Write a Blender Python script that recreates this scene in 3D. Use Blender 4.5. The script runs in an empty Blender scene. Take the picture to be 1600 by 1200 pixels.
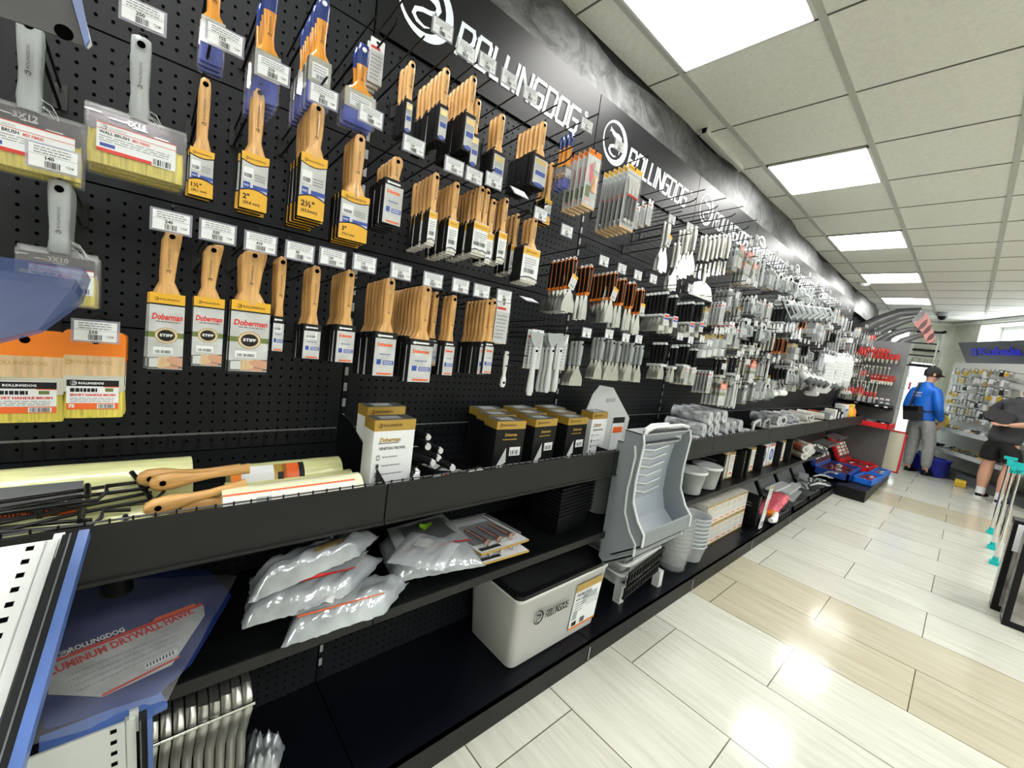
import bpy, math, random
from mathutils import Matrix, Vector
random.seed(7)
S = bpy.context.scene
COL = S.collection
# ---------------------------------------------------------------- camera, exposure, world
FPX = 644.716509
YAW, PITCH, ROLL = 0.832253927, -0.109487834, 0.134811771
CAMZ = 1.344
ca, sa, cb, sb, cc, sc_ = math.cos(YAW), math.sin(YAW), math.cos(PITCH), math.sin(PITCH), math.cos(ROLL), math.sin(ROLL)
FW = Vector((ca*cb, sa*cb, sb)); R0 = Vector((sa, -ca, 0)); U0 = R0.cross(FW)
RT = R0*cc + U0*sc_; UP = U0*cc - R0*sc_
cam_d = bpy.data.cameras.new('camera'); cam = bpy.data.objects.new('camera', cam_d); COL.objects.link(cam)
mw = Matrix.Identity(4)
for i in range(3):
    mw[i][0] = RT[i]; mw[i][1] = UP[i]; mw[i][2] = -FW[i]
mw[2][3] = CAMZ
cam.matrix_world = mw
cam_d.sensor_width = 36; cam_d.sensor_fit = 'HORIZONTAL'; cam_d.lens = FPX/1600*36; cam_d.clip_start = 0.02; cam_d.clip_end = 100
S.camera = cam
S.view_settings.view_transform = 'Standard'; S.view_settings.look = 'None'
S.view_settings.gamma = 1; S.view_settings.use_curve_mapping = False
S.view_settings.exposure = 0.95
try:
    S.cycles.max_bounces = 8; S.cycles.transparent_max_bounces = 24; S.cycles.use_denoising = True
    S.cycles.caustics_reflective = False; S.cycles.caustics_refractive = False
except Exception: pass
W = bpy.data.worlds.new('world'); S.world = W; W.use_nodes = True
W.node_tree.nodes['Background'].inputs[0].default_value = (0.75, 0.85, 1.0, 1)
W.node_tree.nodes['Background'].inputs[1].default_value = 0.6

def at(px, py, y=None, x=None, z=None):
    """point of the place seen at a pixel of the 1600x1200 photo, on a plane of known depth"""
    d = FW + RT*((px-800)/FPX) - UP*((py-600)/FPX)
    if y is not None: t = y/d.y
    elif x is not None: t = x/d.x
    else: t = (z-CAMZ)/d.z
    p = d*t; p.z += CAMZ
    return p
# ---------------------------------------------------------------- materials
MATS = {}
def mat(n, c=(.5,.5,.5), r=.5, m=0., e=None, es=1., alpha=None, trans=0., noise=0., ns=20., bump=0., stretch=None, coat=0., spec=None):
    if n in MATS: return MATS[n]
    M = bpy.data.materials.new(n); M.use_nodes = True; nt = M.node_tree; b = nt.nodes['Principled BSDF']
    b.inputs['Base Color'].default_value = (*c, 1); b.inputs['Roughness'].default_value = r; b.inputs['Metallic'].default_value = m
    if trans: b.inputs['Transmission Weight'].default_value = trans
    if coat: b.inputs['Coat Weight'].default_value = coat; b.inputs['Coat Roughness'].default_value = .08
    if spec is not None: b.inputs['Specular IOR Level'].default_value = spec
    if e: b.inputs['Emission Color'].default_value = (*e, 1); b.inputs['Emission Strength'].default_value = es
    if noise or bump:
        tc = nt.nodes.new('ShaderNodeTexCoord'); mp = nt.nodes.new('ShaderNodeMapping'); nz = nt.nodes.new('ShaderNodeTexNoise')
        nt.links.new(tc.outputs['Object'], mp.inputs[0]); nt.links.new(mp.outputs[0], nz.inputs['Vector'])
        nz.inputs['Scale'].default_value = ns; nz.inputs['Detail'].default_value = 5
        if stretch: mp.inputs['Scale'].default_value = stretch
        if noise:
            cr = nt.nodes.new('ShaderNodeValToRGB')
            cr.color_ramp.elements[0].position = .3; cr.color_ramp.elements[1].position = .7
            cr.color_ramp.elements[0].color = (*[max(0, k*(1-noise)) for k in c], 1)
            cr.color_ramp.elements[1].color = (*[min(1, k*(1+noise)) for k in c], 1)
            nt.links.new(nz.outputs['Fac'], cr.inputs[0]); nt.links.new(cr.outputs[0], b.inputs['Base Color'])
        if bump:
            bp = nt.nodes.new('ShaderNodeBump'); bp.inputs['Strength'].default_value = bump; bp.inputs['Distance'].default_value = .004
            nt.links.new(nz.outputs['Fac'], bp.inputs['Height']); nt.links.new(bp.outputs[0], b.inputs['Normal'])
    if alpha is not None:
        out = nt.nodes['Material Output']; tr = nt.nodes.new('ShaderNodeBsdfTransparent'); mx = nt.nodes.new('ShaderNodeMixShader')
        mx.inputs[0].default_value = alpha
        nt.links.new(tr.outputs[0], mx.inputs[1]); nt.links.new(b.outputs[0], mx.inputs[2]); nt.links.new(mx.outputs[0], out.inputs[0])
    MATS[n] = M; return M
mat('black', (.006,.0065,.0075), .42, spec=.22); mat('blackmatte', (.011,.012,.014), .8, spec=.25); mat('shelf', (.004,.0045,.005), .45, spec=.15, noise=.25, ns=8)
mat('deck', (.003,.0035,.006), .3, spec=.18); mat('rail', (.015,.016,.0155), .5, spec=.22, noise=.1, ns=6)
mat('wire', (.008,.008,.009), .35, .3)
mat('wood', (.62,.35,.12), .42, noise=.22, ns=30, stretch=(6,6,.6), coat=.3)
mat('woodpale', (.62,.44,.25), .5, noise=.18, ns=30, stretch=(6,6,.6))
mat('woodorange', (.62,.26,.03), .25, noise=.15, ns=30, stretch=(6,6,.6), coat=.6)
mat('white', (.75,.76,.77), .45); mat('paper', (.74,.77,.8), .5); mat('papergrey', (.5,.52,.53), .5, noise=.18, ns=25)
mat('greyprint', (.32,.34,.36), .5); mat('ink', (.014,.014,.016), .5, spec=.2); mat('inkgrey', (.18,.19,.2), .5)
mat('yellow', (.72,.40,.02), .4); mat('gold', (.42,.27,.05), .35, .2); mat('red', (.62,.03,.02), .4); mat('orangered', (.75,.12,.02), .4)
mat('orange', (.85,.22,.01), .35); mat('blueband', (.03,.07,.35), .4); mat('blue', (.02,.07,.35), .3); mat('bluebright', (.005,.13,.6), .5, noise=.15, ns=12)
mat('navy', (.015,.035,.16), .25); mat('bluestrip', (.06,.12,.33), .3, noise=.2, ns=14)
mat('green', (.12,.17,.04), .5); mat('lime', (.3,.62,.04), .4); mat('pink', (.66,.12,.17), .4, noise=.2, ns=25); mat('skin', (.55,.30,.20), .5)
mat('bristle', (.62,.52,.09), .7, noise=.3, ns=60, stretch=(4,4,.15)); mat('bristlewhite', (.6,.6,.56), .7, noise=.2, ns=60, stretch=(4,4,.15))
mat('bristleblue', (.01,.04,.38), .6, noise=.3, ns=60, stretch=(4,4,.15)); mat('bristledark', (.03,.025,.02), .7, noise=.3, ns=60, stretch=(4,4,.15))
mat('greyplastic', (.34,.37,.38), .32, noise=.05, ns=10); mat('greydark', (.09,.10,.105), .4); mat('greylight', (.56,.59,.60), .35)
mat('tray', (.20,.23,.25), .4, noise=.04, ns=8); mat('trayin', (.33,.37,.42), .28, noise=.05, ns=8)
mat('steel', (.62,.63,.62), .22, 1., noise=.06, ns=20); mat('steelsatin', (.55,.55,.52), .35, .9, noise=.08, ns=20); mat('chrome', (.8,.8,.8), .08, 1.)
mat('steelwhite', (.55,.58,.58), .35, .35); mat('mutedblue',(.035,.05,.11),.35,noise=.2,ns=10); mat('tagclear',(.42,.42,.52),.3,alpha=.45); mat('plategrey',(.07,.072,.075),.5,.2,noise=.2,ns=8); mat('whitebag',(.60,.63,.67),.3,noise=.2,ns=14,bump=.5); mat('bucketwhite',(.84,.85,.86),.35); mat('filmthin', (.85,.87,.92), .08, alpha=.10, bump=.5, ns=12); mat('film', (.85,.87,.92), .07, alpha=.11); mat('filmfoggy', (.72,.77,.82), .18, alpha=.45, bump=.4, ns=22)
mat('clear', (.8,.83,.85), .07, alpha=.10); mat('filmblue', (.05,.075,.17), .12, alpha=.55, bump=.3, ns=14); mat('silverbag', (.42,.46,.50), .15, .35, noise=.35, ns=9, bump=.5)
mat('fiber', (.66,.68,.34), .28, noise=.12, ns=14, stretch=(1,8,8), bump=.25, coat=.5); mat('fiberlight', (.74,.75,.52), .3, noise=.1, ns=14, coat=.4)
mat('purple', (.06,.05,.062), .15, .3); mat('silver', (.55,.56,.58), .2, .7, noise=.3, ns=20)
mat('fabricblack', (.02,.02,.022), .8, noise=.4, ns=30); mat('tshirt', (.035,.035,.042), .85, noise=.2, ns=20); mat('shorts', (.006,.006,.007), .9)
mat('pants', (.30,.31,.31), .9, noise=.12, ns=16); mat('hair', (.015,.011,.009), .6, noise=.4, ns=60); mat('sole', (.7,.7,.7), .5)
mat('teal', (.0,.42,.42), .4); mat('beige', (.6,.57,.45), .5); mat('cream', (.78,.66,.52), .6, noise=.08, ns=30); mat('creamwhite', (.74,.72,.66), .6)
mat('zebra', (.36,.38,.41), .28, noise=.97, ns=24, coat=.3); mat('marble', (.28,.27,.25), .2, noise=.5, ns=7)
mat('blueshop', (.01,.02,.34), .4, noise=.3, ns=10); mat('bluesign', (.005,.01,.75), .4); mat('signgrey', (.085,.09,.11), .35)
mat('logowhite', (.68,.76,.82), .4); mat('wall_paint', (.60,.61,.52), .8, noise=.12, ns=6); mat('trimwhite', (.7,.71,.68), .5)
mat('brass', (.55,.42,.18), .3, .7); mat('yellowtool', (.65,.42,.02), .4, noise=.25, ns=40); mat('glass', (.8,.9,.95), .05, alpha=.12)
mat('lens', (.12,.015,.02), .3); mat('pinkwood', (.66,.30,.27), .5, noise=.18, ns=8); mat('camgrey', (.35,.35,.36), .4)
mat('panelwhite', (1,1,1), .5, e=(1,.985,.95), es=15.)
mat('window_glow', (1,1,1), .5, e=(.92,.97,1), es=3.2)
mat('metalgrey', (.16,.165,.17), .4, .4, noise=.1, ns=10); mat('redshelf', (.62,.01,.015), .35)
mat('tbar', (.50,.51,.47), .6); mat('tbardark', (.13,.13,.11), .7)
mat('slot', (.32,.34,.35), .5); mat('hole', (.002,.002,.002), .9, spec=0.)
# ---------------------------------------------------------------- mesh builder
TXT = {}
def text_geo(s, bold=0.):
    k = (s, bold)
    if k in TXT: return TXT[k]
    cu = bpy.data.curves.new('t', 'FONT'); cu.body = s; cu.resolution_u = 2; cu.offset = bold
    ob = bpy.data.objects.new('t', cu); COL.objects.link(ob)
    bpy.context.view_layer.update()
    me = ob.to_mesh(); vs = [(v.co.x, v.co.y) for v in me.vertices]; fs = [tuple(p.vertices) for p in me.polygons]
    ob.to_mesh_clear(); bpy.data.objects.remove(ob); bpy.data.curves.remove(cu)
    if not vs: vs = [(0,0)]
    x0 = min(v[0] for v in vs); x1 = max(v[0] for v in vs)
    y0 = min(v[1] for v in vs); y1 = max(v[1] for v in vs)
    TXT[k] = ([((x-x0), (y-y0)) for x, y in vs], fs, max(x1-x0, 1e-4), max(y1-y0, 1e-4)); return TXT[k]
class MB:
    def __init__(s): s.v=[]; s.f=[]; s.mi=[]; s.sm=[]; s.ms=[]; s.T=Matrix.Identity(4)
    def _m(s, n):
        if n not in s.ms: s.ms.append(n)
        return s.ms.index(n)
    def add(s, vs, fs, m, smooth=False):
        o = len(s.v); T = s.T
        s.v += [tuple(T @ Vector(v)) for v in vs]
        i = s._m(m)
        for f in fs: s.f.append(tuple(k+o for k in f)); s.mi.append(i); s.sm.append(smooth)
        return s
    def box(s, x0,x1,y0,y1,z0,z1, m):
        return s.add([(x0,y0,z0),(x1,y0,z0),(x1,y1,z0),(x0,y1,z0),(x0,y0,z1),(x1,y0,z1),(x1,y1,z1),(x0,y1,z1)],
          [(0,3,2,1),(4,5,6,7),(0,1,5,4),(1,2,6,5),(2,3,7,6),(3,0,4,7)], m)
    def prism(s, poly, a, b, m, ax='y', smooth=False, cap=True):
        """polygon in the two other axes extruded from a to b along ax"""
        n = len(poly)
        def P(u, w, t): return (u,t,w) if ax=='y' else ((t,u,w) if ax=='x' else (u,w,t))
        vs = [P(u,w,a) for u,w in poly]+[P(u,w,b) for u,w in poly]
        fs = [(i,(i+1)%n,n+(i+1)%n,n+i) for i in range(n)]
        s.add(vs, fs, m, smooth)
        if cap: s.add(vs, [tuple(range(n)), tuple(range(2*n-1, n-1, -1))], m)
        return s
    def rrect(s, x0,x1,z0,z1,r,a,b,m,ax='y',seg=3):
        pts=[]
        for cx,cz,a0 in ((x1-r,z1-r,0),(x0+r,z1-r,90),(x0+r,z0+r,180),(x1-r,z0+r,270)):
            for k in range(seg+1):
                t=math.radians(a0+90*k/seg); pts.append((cx+r*math.cos(t), cz+r*math.sin(t)))
        return s.prism(pts,a,b,m,ax)
    def loft(s, rings, m, smooth=True, cap=True, close=True):
        n=len(rings[0]); vs=[p for r in rings for p in r]; fs=[]
        for i in range(len(rings)-1):
            for k in range(n if close else n-1):
                fs.append((i*n+k, i*n+(k+1)%n, (i+1)*n+(k+1)%n, (i+1)*n+k))
        s.add(vs, fs, m, smooth)
        if cap and close: s.add(vs, [tuple(range(n-1,-1,-1)), tuple(range((len(rings)-1)*n, len(rings)*n))], m)
        return s
    def tube(s, pts, r, m, n=6, cap=True):
        pts=[Vector(p) for p in pts]; rings=[]
        rr = r if isinstance(r,(list,tuple)) else [r]*len(pts)
        up=None
        for i,p in enumerate(pts):
            d=(pts[min(i+1,len(pts)-1)]-pts[max(i-1,0)])
            if d.length<1e-9: d=Vector((0,0,1))
            d.normalize()
            if up is None or abs(up.dot(d))>.98: up = Vector((0,0,1)) if abs(d.z)<.9 else Vector((1,0,0))
            a=d.cross(up).normalized(); b=a.cross(d).normalized(); up=b
            rings.append([tuple(p+(a*math.cos(2*math.pi*k/n)+b*math.sin(2*math.pi*k/n))*rr[i]) for k in range(n)])
        return s.loft(rings, m, True, cap)
    def cyl(s, p0, p1, r, m, n=14, r2=None): return s.tube([p0,p1],[r, r if r2 is None else r2], m, n)
    def lathe(s, prof, m, c=(0,0,0), n=20, cap=True, ax='z'):
        rings=[]
        for r,h in prof:
            ring=[]
            for k in range(n):
                u,w=r*math.cos(2*math.pi*k/n), r*math.sin(2*math.pi*k/n)
                ring.append((c[0]+u,c[1]+w,c[2]+h) if ax=='z' else ((c[0]+u,c[1]+h,c[2]+w) if ax=='y' else (c[0]+h,c[1]+u,c[2]+w)))
            rings.append(ring)
        return s.loft(rings, m, True, cap)
    def rect(s, x0,z0,x1,z1,y,m): return s.add([(x0,y,z0),(x1,y,z0),(x1,y,z1),(x0,y,z1)],[(0,1,2,3)],m)
    def poly(s, pts, y, m): return s.add([(a,y,b) for a,b in pts],[tuple(range(len(pts)))],m)
    def disc(s, cx,cz,r,y,m,n=20,rz=None):
        return s.poly([(cx+r*math.cos(2*math.pi*k/n), cz+(rz or r)*math.sin(2*math.pi*k/n)) for k in range(n)],y,m)
    def ring(s, cx,cz,r0,r1,y,m,n=24,a0=0,a1=360,dx=0,dz=0):
        vs=[]; full=abs(a1-a0)>=359.9
        for k in range(n+1):
            t=math.radians(a0+(a1-a0)*k/n); vs += [(cx+r1*math.cos(t),y,cz+r1*math.sin(t)),(cx+dx+r0*math.cos(t),y,cz+dz+r0*math.sin(t))]
        return s.add(vs,[(2*k,2*k+1,2*k+3,2*k+2) for k in range(n)],m)
    def text(s, t, x, z, h, y, m, w=None, bold=.0, center=False, shear=0., maxw=None):
        vs,fs,tw,th = text_geo(t,bold); k=h/th; kx = (w/tw) if w else k
        if maxw and kx*tw>maxw: kx=maxw/tw
        x0 = x-kx*tw/2 if center else x
        return s.add([(x0+a*kx+shear*b*k, y, z+b*k) for a,b in vs], fs, m)
    def lines(s, x0,x1,z0,z1,n,y,m,th=.35,rag=.25,seed=1):
        rd=random.Random(seed)
        for i in range(n):
            zz=z1-(z1-z0)*(i+.5)/n; h=(z1-z0)/n*th/2; xe=x1-(x1-x0)*rag*rd.random()
            x=x0
            while x<xe:
                ln=(x1-x0)*(.06+.12*rd.random()); s.rect(x,zz-h,min(x+ln,xe),zz+h,y,m); x+=ln+(x1-x0)*.025
        return s
    def barcode(s, x0,x1,z0,z1,y,m='ink',n=16,seed=2):
        rd=random.Random(seed); x=x0; u=(x1-x0)/n/2
        while x<x1-u:
            w=u*rd.choice((.6,1,1.6)); s.rect(x,z0,x+w,z1,y,m); x+=w+u*rd.choice((.5,.9,1.3))
        return s
    def data(s, name):
        me=bpy.data.meshes.new(name); me.from_pydata(s.v,[],s.f)
        for n in s.ms: me.materials.append(MATS[n])
        me.polygons.foreach_set('material_index', s.mi); me.polygons.foreach_set('use_smooth', s.sm); me.update()
        return me
    def build(s, name, parent=None, loc=None):
        o=bpy.data.objects.new(name, s.data(name)); COL.objects.link(o)
        if parent: o.parent=parent
        if loc: o.location=loc
        return o
def ell(cx,cy,z,hx,hy,n=10,p=2.6):
    r=[]
    for k in range(n):
        t=2*math.pi*(k+.5)/n; c,s_=math.cos(t),math.sin(t)
        r.append((cx+hx*math.copysign(abs(c)**(2/p),c), cy+hy*math.copysign(abs(s_)**(2/p),s_), z))
    return r
def tag(o,label=None,cat=None,group=None,kind=None):
    if label: o['label']=label
    if cat: o['category']=cat
    if group: o['group']=group
    if kind: o['kind']=kind
    return o
def empty(name,loc=(0,0,0),rot=(0,0,0)):
    o=bpy.data.objects.new(name,None); o.empty_display_size=.02; COL.objects.link(o); o.location=loc; o.rotation_euler=rot; return o
# a prototype is (thing name, [(part name, mesh data, label or None, [(sub name, mesh data, label or None)...])...])
PROTO={}
def inst(key, loc, rot=(0,0,0), label='', cat='', group=None, scale=None):
    name, parts = PROTO[key]
    if len(parts)==1 and not parts[0][3]:
        r=bpy.data.objects.new(name, parts[0][1]); COL.objects.link(r)
    else:
        r=bpy.data.objects.new(name, None); r.empty_display_size=.02; COL.objects.link(r)
        for pn,pm,pl,subs in parts:
            c=bpy.data.objects.new(pn,pm); COL.objects.link(c); c.parent=r
            if pl: c['label']=pl
            for sn,sm_,sl in subs:
                d=bpy.data.objects.new(sn,sm_); COL.objects.link(d); d.parent=c
                if sl: d['label']=sl
    r.location=loc; r.rotation_euler=rot
    if scale: r.scale=scale
    return tag(r,label,cat,group)
def struct(name, mb, parent=None): 
    o=mb.build(name,parent)
    if not parent: o['kind']='structure'
    return o
# ================================================================ the room
CEIL=2.774; YW=1.30; X0=.472
# floor: long rectangular tiles, half-bond
def floor_mat():
    M=bpy.data.materials.new('floor_tiles'); M.use_nodes=True; nt=M.node_tree; N=nt.nodes; Lk=nt.links.new; b=N['Principled BSDF']
    tc=N.new('ShaderNodeTexCoord'); sp=N.new('ShaderNodeSeparateXYZ'); cb_=N.new('ShaderNodeCombineXYZ'); Lk(tc.outputs['Object'],sp.inputs[0])
    def mth(op,a,bv): 
        n=N.new('ShaderNodeMath'); n.operation=op
        if hasattr(a,'links'): Lk(a,n.inputs[0])
        else: n.inputs[0].default_value=a
        if hasattr(bv,'links'): Lk(bv,n.inputs[1])
        else: n.inputs[1].default_value=bv
        return n.outputs[0]
    PW=.41; PL=.835
    vx=mth('ADD',sp.outputs[0],-1.238+PW*40); vy=mth('ADD',sp.outputs[1],-.784+PL*20)
    Lk(vy,cb_.inputs[0]); Lk(vx,cb_.inputs[1])
    br=N.new('ShaderNodeTexBrick'); Lk(cb_.outputs[0],br.inputs['Vector']); br.inputs['Scale'].default_value=1
    br.inputs['Brick Width'].default_value=PL; br.inputs['Row Height'].default_value=PW; br.inputs['Mortar Size'].default_value=.0022; br.inputs['Mortar Smooth'].default_value=.05
    br.inputs['Color1'].default_value=(.53,.545,.51,1); br.inputs['Color2'].default_value=(.48,.49,.455,1); br.inputs['Mortar'].default_value=(.10,.09,.06,1)
    # darker beige course, every tenth row
    rowi=mth('FLOOR',mth('DIVIDE',vx,PW),0); md=mth('MODULO',rowi,10); isb=mth('COMPARE',md,3.5)
    isb.node.inputs[2].default_value=.7
    mx=N.new('ShaderNodeMixRGB'); mx.blend_type='MULTIPLY'; Lk(mth('MULTIPLY',isb,1.0),mx.inputs[0]); Lk(br.outputs['Color'],mx.inputs[1]); mx.inputs[2].default_value=(.84,.77,.66,1)
    nz=N.new('ShaderNodeTexNoise'); mp=N.new('ShaderNodeMapping'); Lk(tc.outputs['Object'],mp.inputs[0]); mp.inputs['Scale'].default_value=(22,1.6,1); Lk(mp.outputs[0],nz.inputs['Vector']); nz.inputs['Scale'].default_value=1.6; nz.inputs['Detail'].default_value=9; nz.inputs['Roughness'].default_value=.65
    cr=N.new('ShaderNodeValToRGB'); cr.color_ramp.elements[0].position=.28; cr.color_ramp.elements[0].color=(.82,.80,.74,1); cr.color_ramp.elements[1].position=.62; cr.color_ramp.elements[1].color=(1.04,1.04,1.0,1)
    Lk(nz.outputs['Fac'],cr.inputs[0])
    m2=N.new('ShaderNodeMixRGB'); m2.blend_type='MULTIPLY'; m2.inputs[0].default_value=1; Lk(mx.outputs[0],m2.inputs[1]); Lk(cr.outputs[0],m2.inputs[2]); Lk(m2.outputs[0],b.inputs['Base Color'])
    b.inputs['Roughness'].default_value=.13; b.inputs['Specular IOR Level'].default_value=.22
    n2=N.new('ShaderNodeTexNoise'); n2.inputs['Scale'].default_value=60; bp=N.new('ShaderNodeBump'); bp.inputs['Strength'].default_value=.05; bp.inputs['Distance'].default_value=.002; Lk(n2.outputs['Fac'],bp.inputs['Height'])
    Lk(bp.outputs[0],b.inputs['Normal'])
    MATS['floor']=M
floor_mat()
m=MB(); m.box(-4,14,-5,1.6,-.05,0,'floor'); struct('floor',m)
mat('ceiltile',(.82,.825,.76),.9,noise=.05,ns=60)
m=MB(); m.box(-4,14,-5,1.6,CEIL,CEIL+.05,'ceiltile'); struct('ceiling',m)
GX0,GXP,GY0,GYP=1.985,.6125,.645,.585
m=MB()
for k in range(-10,4):
    y=GY0+k*GYP; m.box(-4,13,y-.014,y+.014,CEIL-.006,CEIL,'tbar')
struct('trim_1',m)
m=MB()
for k in range(-10,17):
    x=GX0+k*GXP; m.box(x-.004,x+.004,-5,1.5,CEIL-.003,CEIL,'tbardark')
struct('trim_2',m)
# back side wall behind the shelving with loose dark film above the signs
m=MB(); m.box(-4,10.3,1.42,1.6,0,CEIL,'blackmatte'); m.box(10.3,11.6,1.42,1.6,0,CEIL,'wall_paint'); struct('wall_left',m)
def film_mat():
    M=bpy.data.materials.new('blackfilm'); M.use_nodes=True; nt=M.node_tree; N=nt.nodes; b=N['Principled BSDF']
    tc=N.new('ShaderNodeTexCoord'); n=N.new('ShaderNodeTexNoise'); nt.links.new(tc.outputs['Object'],n.inputs['Vector']); n.inputs['Scale'].default_value=7; n.inputs['Detail'].default_value=12; n.inputs['Roughness'].default_value=.75; n.inputs['Distortion'].default_value=1.2
    cr=N.new('ShaderNodeValToRGB'); cr.color_ramp.elements[0].position=.35; cr.color_ramp.elements[0].color=(.016,.017,.019,1); cr.color_ramp.elements[1].position=.72; cr.color_ramp.elements[1].color=(.16,.165,.16,1)
    nt.links.new(n.outputs['Fac'],cr.inputs[0]); nt.links.new(cr.outputs[0],b.inputs['Base Color'])
    bp=N.new('ShaderNodeBump'); bp.inputs['Strength'].default_value=.25; bp.inputs['Distance'].default_value=.006; nt.links.new(n.outputs['Fac'],bp.inputs['Height']); nt.links.new(bp.outputs[0],b.inputs['Normal'])
    b.inputs['Roughness'].default_value=.5; b.inputs['Specular IOR Level'].default_value=.3; MATS['blackfilm']=M
film_mat()
m=MB(); rings=[]
for i in range(120):
    x=-1.2+i*(11.4/119)
    e=.055*max(0,math.sin((x-2.6)*1.15))*(1 if x>2.6 else .2)+.012*math.sin(x*6.1)
    ring=[]
    for k in range(9):
        t=k/8; y=1.325+.10*t-e*t*t*.8+.003*math.sin(x*9+k*1.7); z=2.40+(CEIL-2.40)*t
        ring.append((x,y,z))
    rings.append(ring)
m.loft(rings,'blackfilm',True,False,False); o=m.build('wall_film'); tag(o,'wavy loose black film covering wall between the signs and ceiling','wall film')
# end of room: glazed front with frames and the diagonal wall
cor=Vector((11.6,.42)); far=Vector((10.2,-.42))
m=MB(); m.box(11.6,11.75,.42,1.6,0,CEIL,'wall_paint'); struct('wall_back',m)
ang=math.atan2(far.y-cor.y,far.x-cor.x); L=(far-cor).length
# diagonal wall built in its own frame: u along the wall (from the corner towards the camera), w up; front face towards the room
dgx=Vector((far.x-cor.x,far.y-cor.y,0)).normalized(); dgn=Vector((dgx.y,-dgx.x,0))   # dgn points out of the room? fixed below
if dgn.dot(Vector((-1,1,0)))<0: dgn=-dgn
DG=Matrix(((dgx.x,-dgn.x,0,cor.x),(dgx.y,-dgn.y,0,cor.y),(0,0,1,0),(0,0,0,1)))   # local x=u, local y = into the wall
def dgm(): 
    m=MB(); m.T=DG.copy(); return m
m=dgm(); WU0,WU1,WZ0,WZ1=.62,3.4,1.2,2.68
m.box(-.1,WU0,0,.45,0,CEIL,'wall_paint'); m.box(WU0,WU1,0,.45,0,WZ0,'wall_paint'); m.box(WU0,WU1,0,.45,WZ1,CEIL,'wall_paint'); m.box(WU1,5.2,0,.45,0,CEIL,'wall_paint')
m.box(WU0-.0,WU0+.012,.0,.30,WZ0,WZ1,'trimwhite'); struct('wall_far',m)
m=dgm(); m.box(0,5.2,-.03,0,CEIL-.07,CEIL-.01,'trimwhite'); struct('trim_3',m)
m=MB(); m.box(11.57,11.6,.42,1.5,CEIL-.07,CEIL-.01,'trimwhite'); struct('trim_4',m)
m=dgm(); fr=.06
for a,b_,c,d in ((WU0,WU1,WZ1-fr,WZ1),(WU0,WU1,WZ0,WZ0+fr),(WU0,WU0+fr,WZ0,WZ1),(WU1-fr,WU1,WZ0,WZ1),(2.0,2.06,WZ0,WZ1)): m.box(a,b_,.30,.36,c,d,'trimwhite')
w=struct('window_1',m); 
m=dgm(); m.box(WU0+fr,WU1-fr,.335,.34,WZ0+fr,WZ1-fr,'window_glow'); m.build('window_pane',w)
# glazed frame at the back with dark rails, and glass door
def gframe(name,y0,y1,z0,z1,rails,pane):
    m=MB(); t=.05
    m.box(11.5,11.56,y0,y0+t,z0,z1,'trimwhite'); m.box(11.5,11.56,y1-t,y1,z0,z1,'trimwhite'); m.box(11.5,11.56,y0,y1,z1-t,z1,'trimwhite'); m.box(11.5,11.56,y0,y1,z0,z0+t,'trimwhite')
    w=struct(name,m)
    m=MB(); m.box(11.55,11.555,y0+t,y1-t,z0+t,z1-t,pane); m.build('window_pane',w)
    for z in rails:
        m=MB(); m.box(11.48,11.5,y0+.03,y1-.03,z-.02,z+.02,'black'); m.build('rail',w)
mat('frosted',(.62,.68,.66),.6,e=(.8,.9,.9),es=.35)
MATS['frosted'].node_tree.nodes['Principled BSDF'].inputs['Emission Strength'].default_value=1.1
gframe('window_2',.52,.96,.1,2.60,(2.56,2.2,1.9),'frosted')
gframe('window_3',.98,1.40,.1,2.60,(2.56,2.2,1.9),'frosted')
# far pane of the upper part is textured wall seen through: keep upper strips painted
m=MB(); m.box(11.52,11.548,.57,.91,1.95,2.55,'wall_paint'); struct('trim_5',m)
# wall on the right side of the shop, out of the frame, and behind the camera
m=MB(); m.box(-4,14,-5.1,-5,0,CEIL,'wall_paint'); struct('wall_right',m)
m=MB(); m.box(-4.1,-4,-5,1.6,0,CEIL,'wall_paint'); struct('wall_front',m)
# ceiling light panels, flush in the grid
def light_panel(x0,y0,label,group=None):
    t=empty('ceiling_light',(x0,y0,CEIL)); tag(t,label,'ceiling light',group)
    a,b_=GXP-.012,GYP-.028
    m=MB(); f=.012
    for bx in ((0,a,0,f),(0,a,b_-f,b_),(0,f,0,b_),(a-f,a,0,b_)): m.box(*bx,-.012,-.001,'trimwhite')
    m.build('frame',t)
    m=MB(); m.box(f,a-f,f,b_-f,-.006,-.002,'panelwhite'); m.build('diffuser',t)
names=['square ceiling light panel behind the camera','square ceiling light panel overhead, nearest the camera','large square ceiling light panel at top edge, nearest one in view','square ceiling light panel, second nearest in view','square ceiling light panel, third nearest in view','square ceiling light panel, fourth nearest in view','square ceiling light panel farthest away, above the curved claw display']
for i,k in enumerate((-5,-4,-1,2,5,8,11)):
    if i==0: light_panel(GX0-7*GXP,GY0+.014,names[0]); continue
    light_panel(GX0+(k if i>1 else -4)*GXP+.006,GY0+.014,names[i])
for k in (-7,-4,-1,2,5,8,11):
    for r in (-4,-7):
        light_panel(GX0+k*GXP+.006,GY0+r*GYP+.014,'square ceiling light panel out of view to the right','ceiling lights over the rest of the shop')
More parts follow.
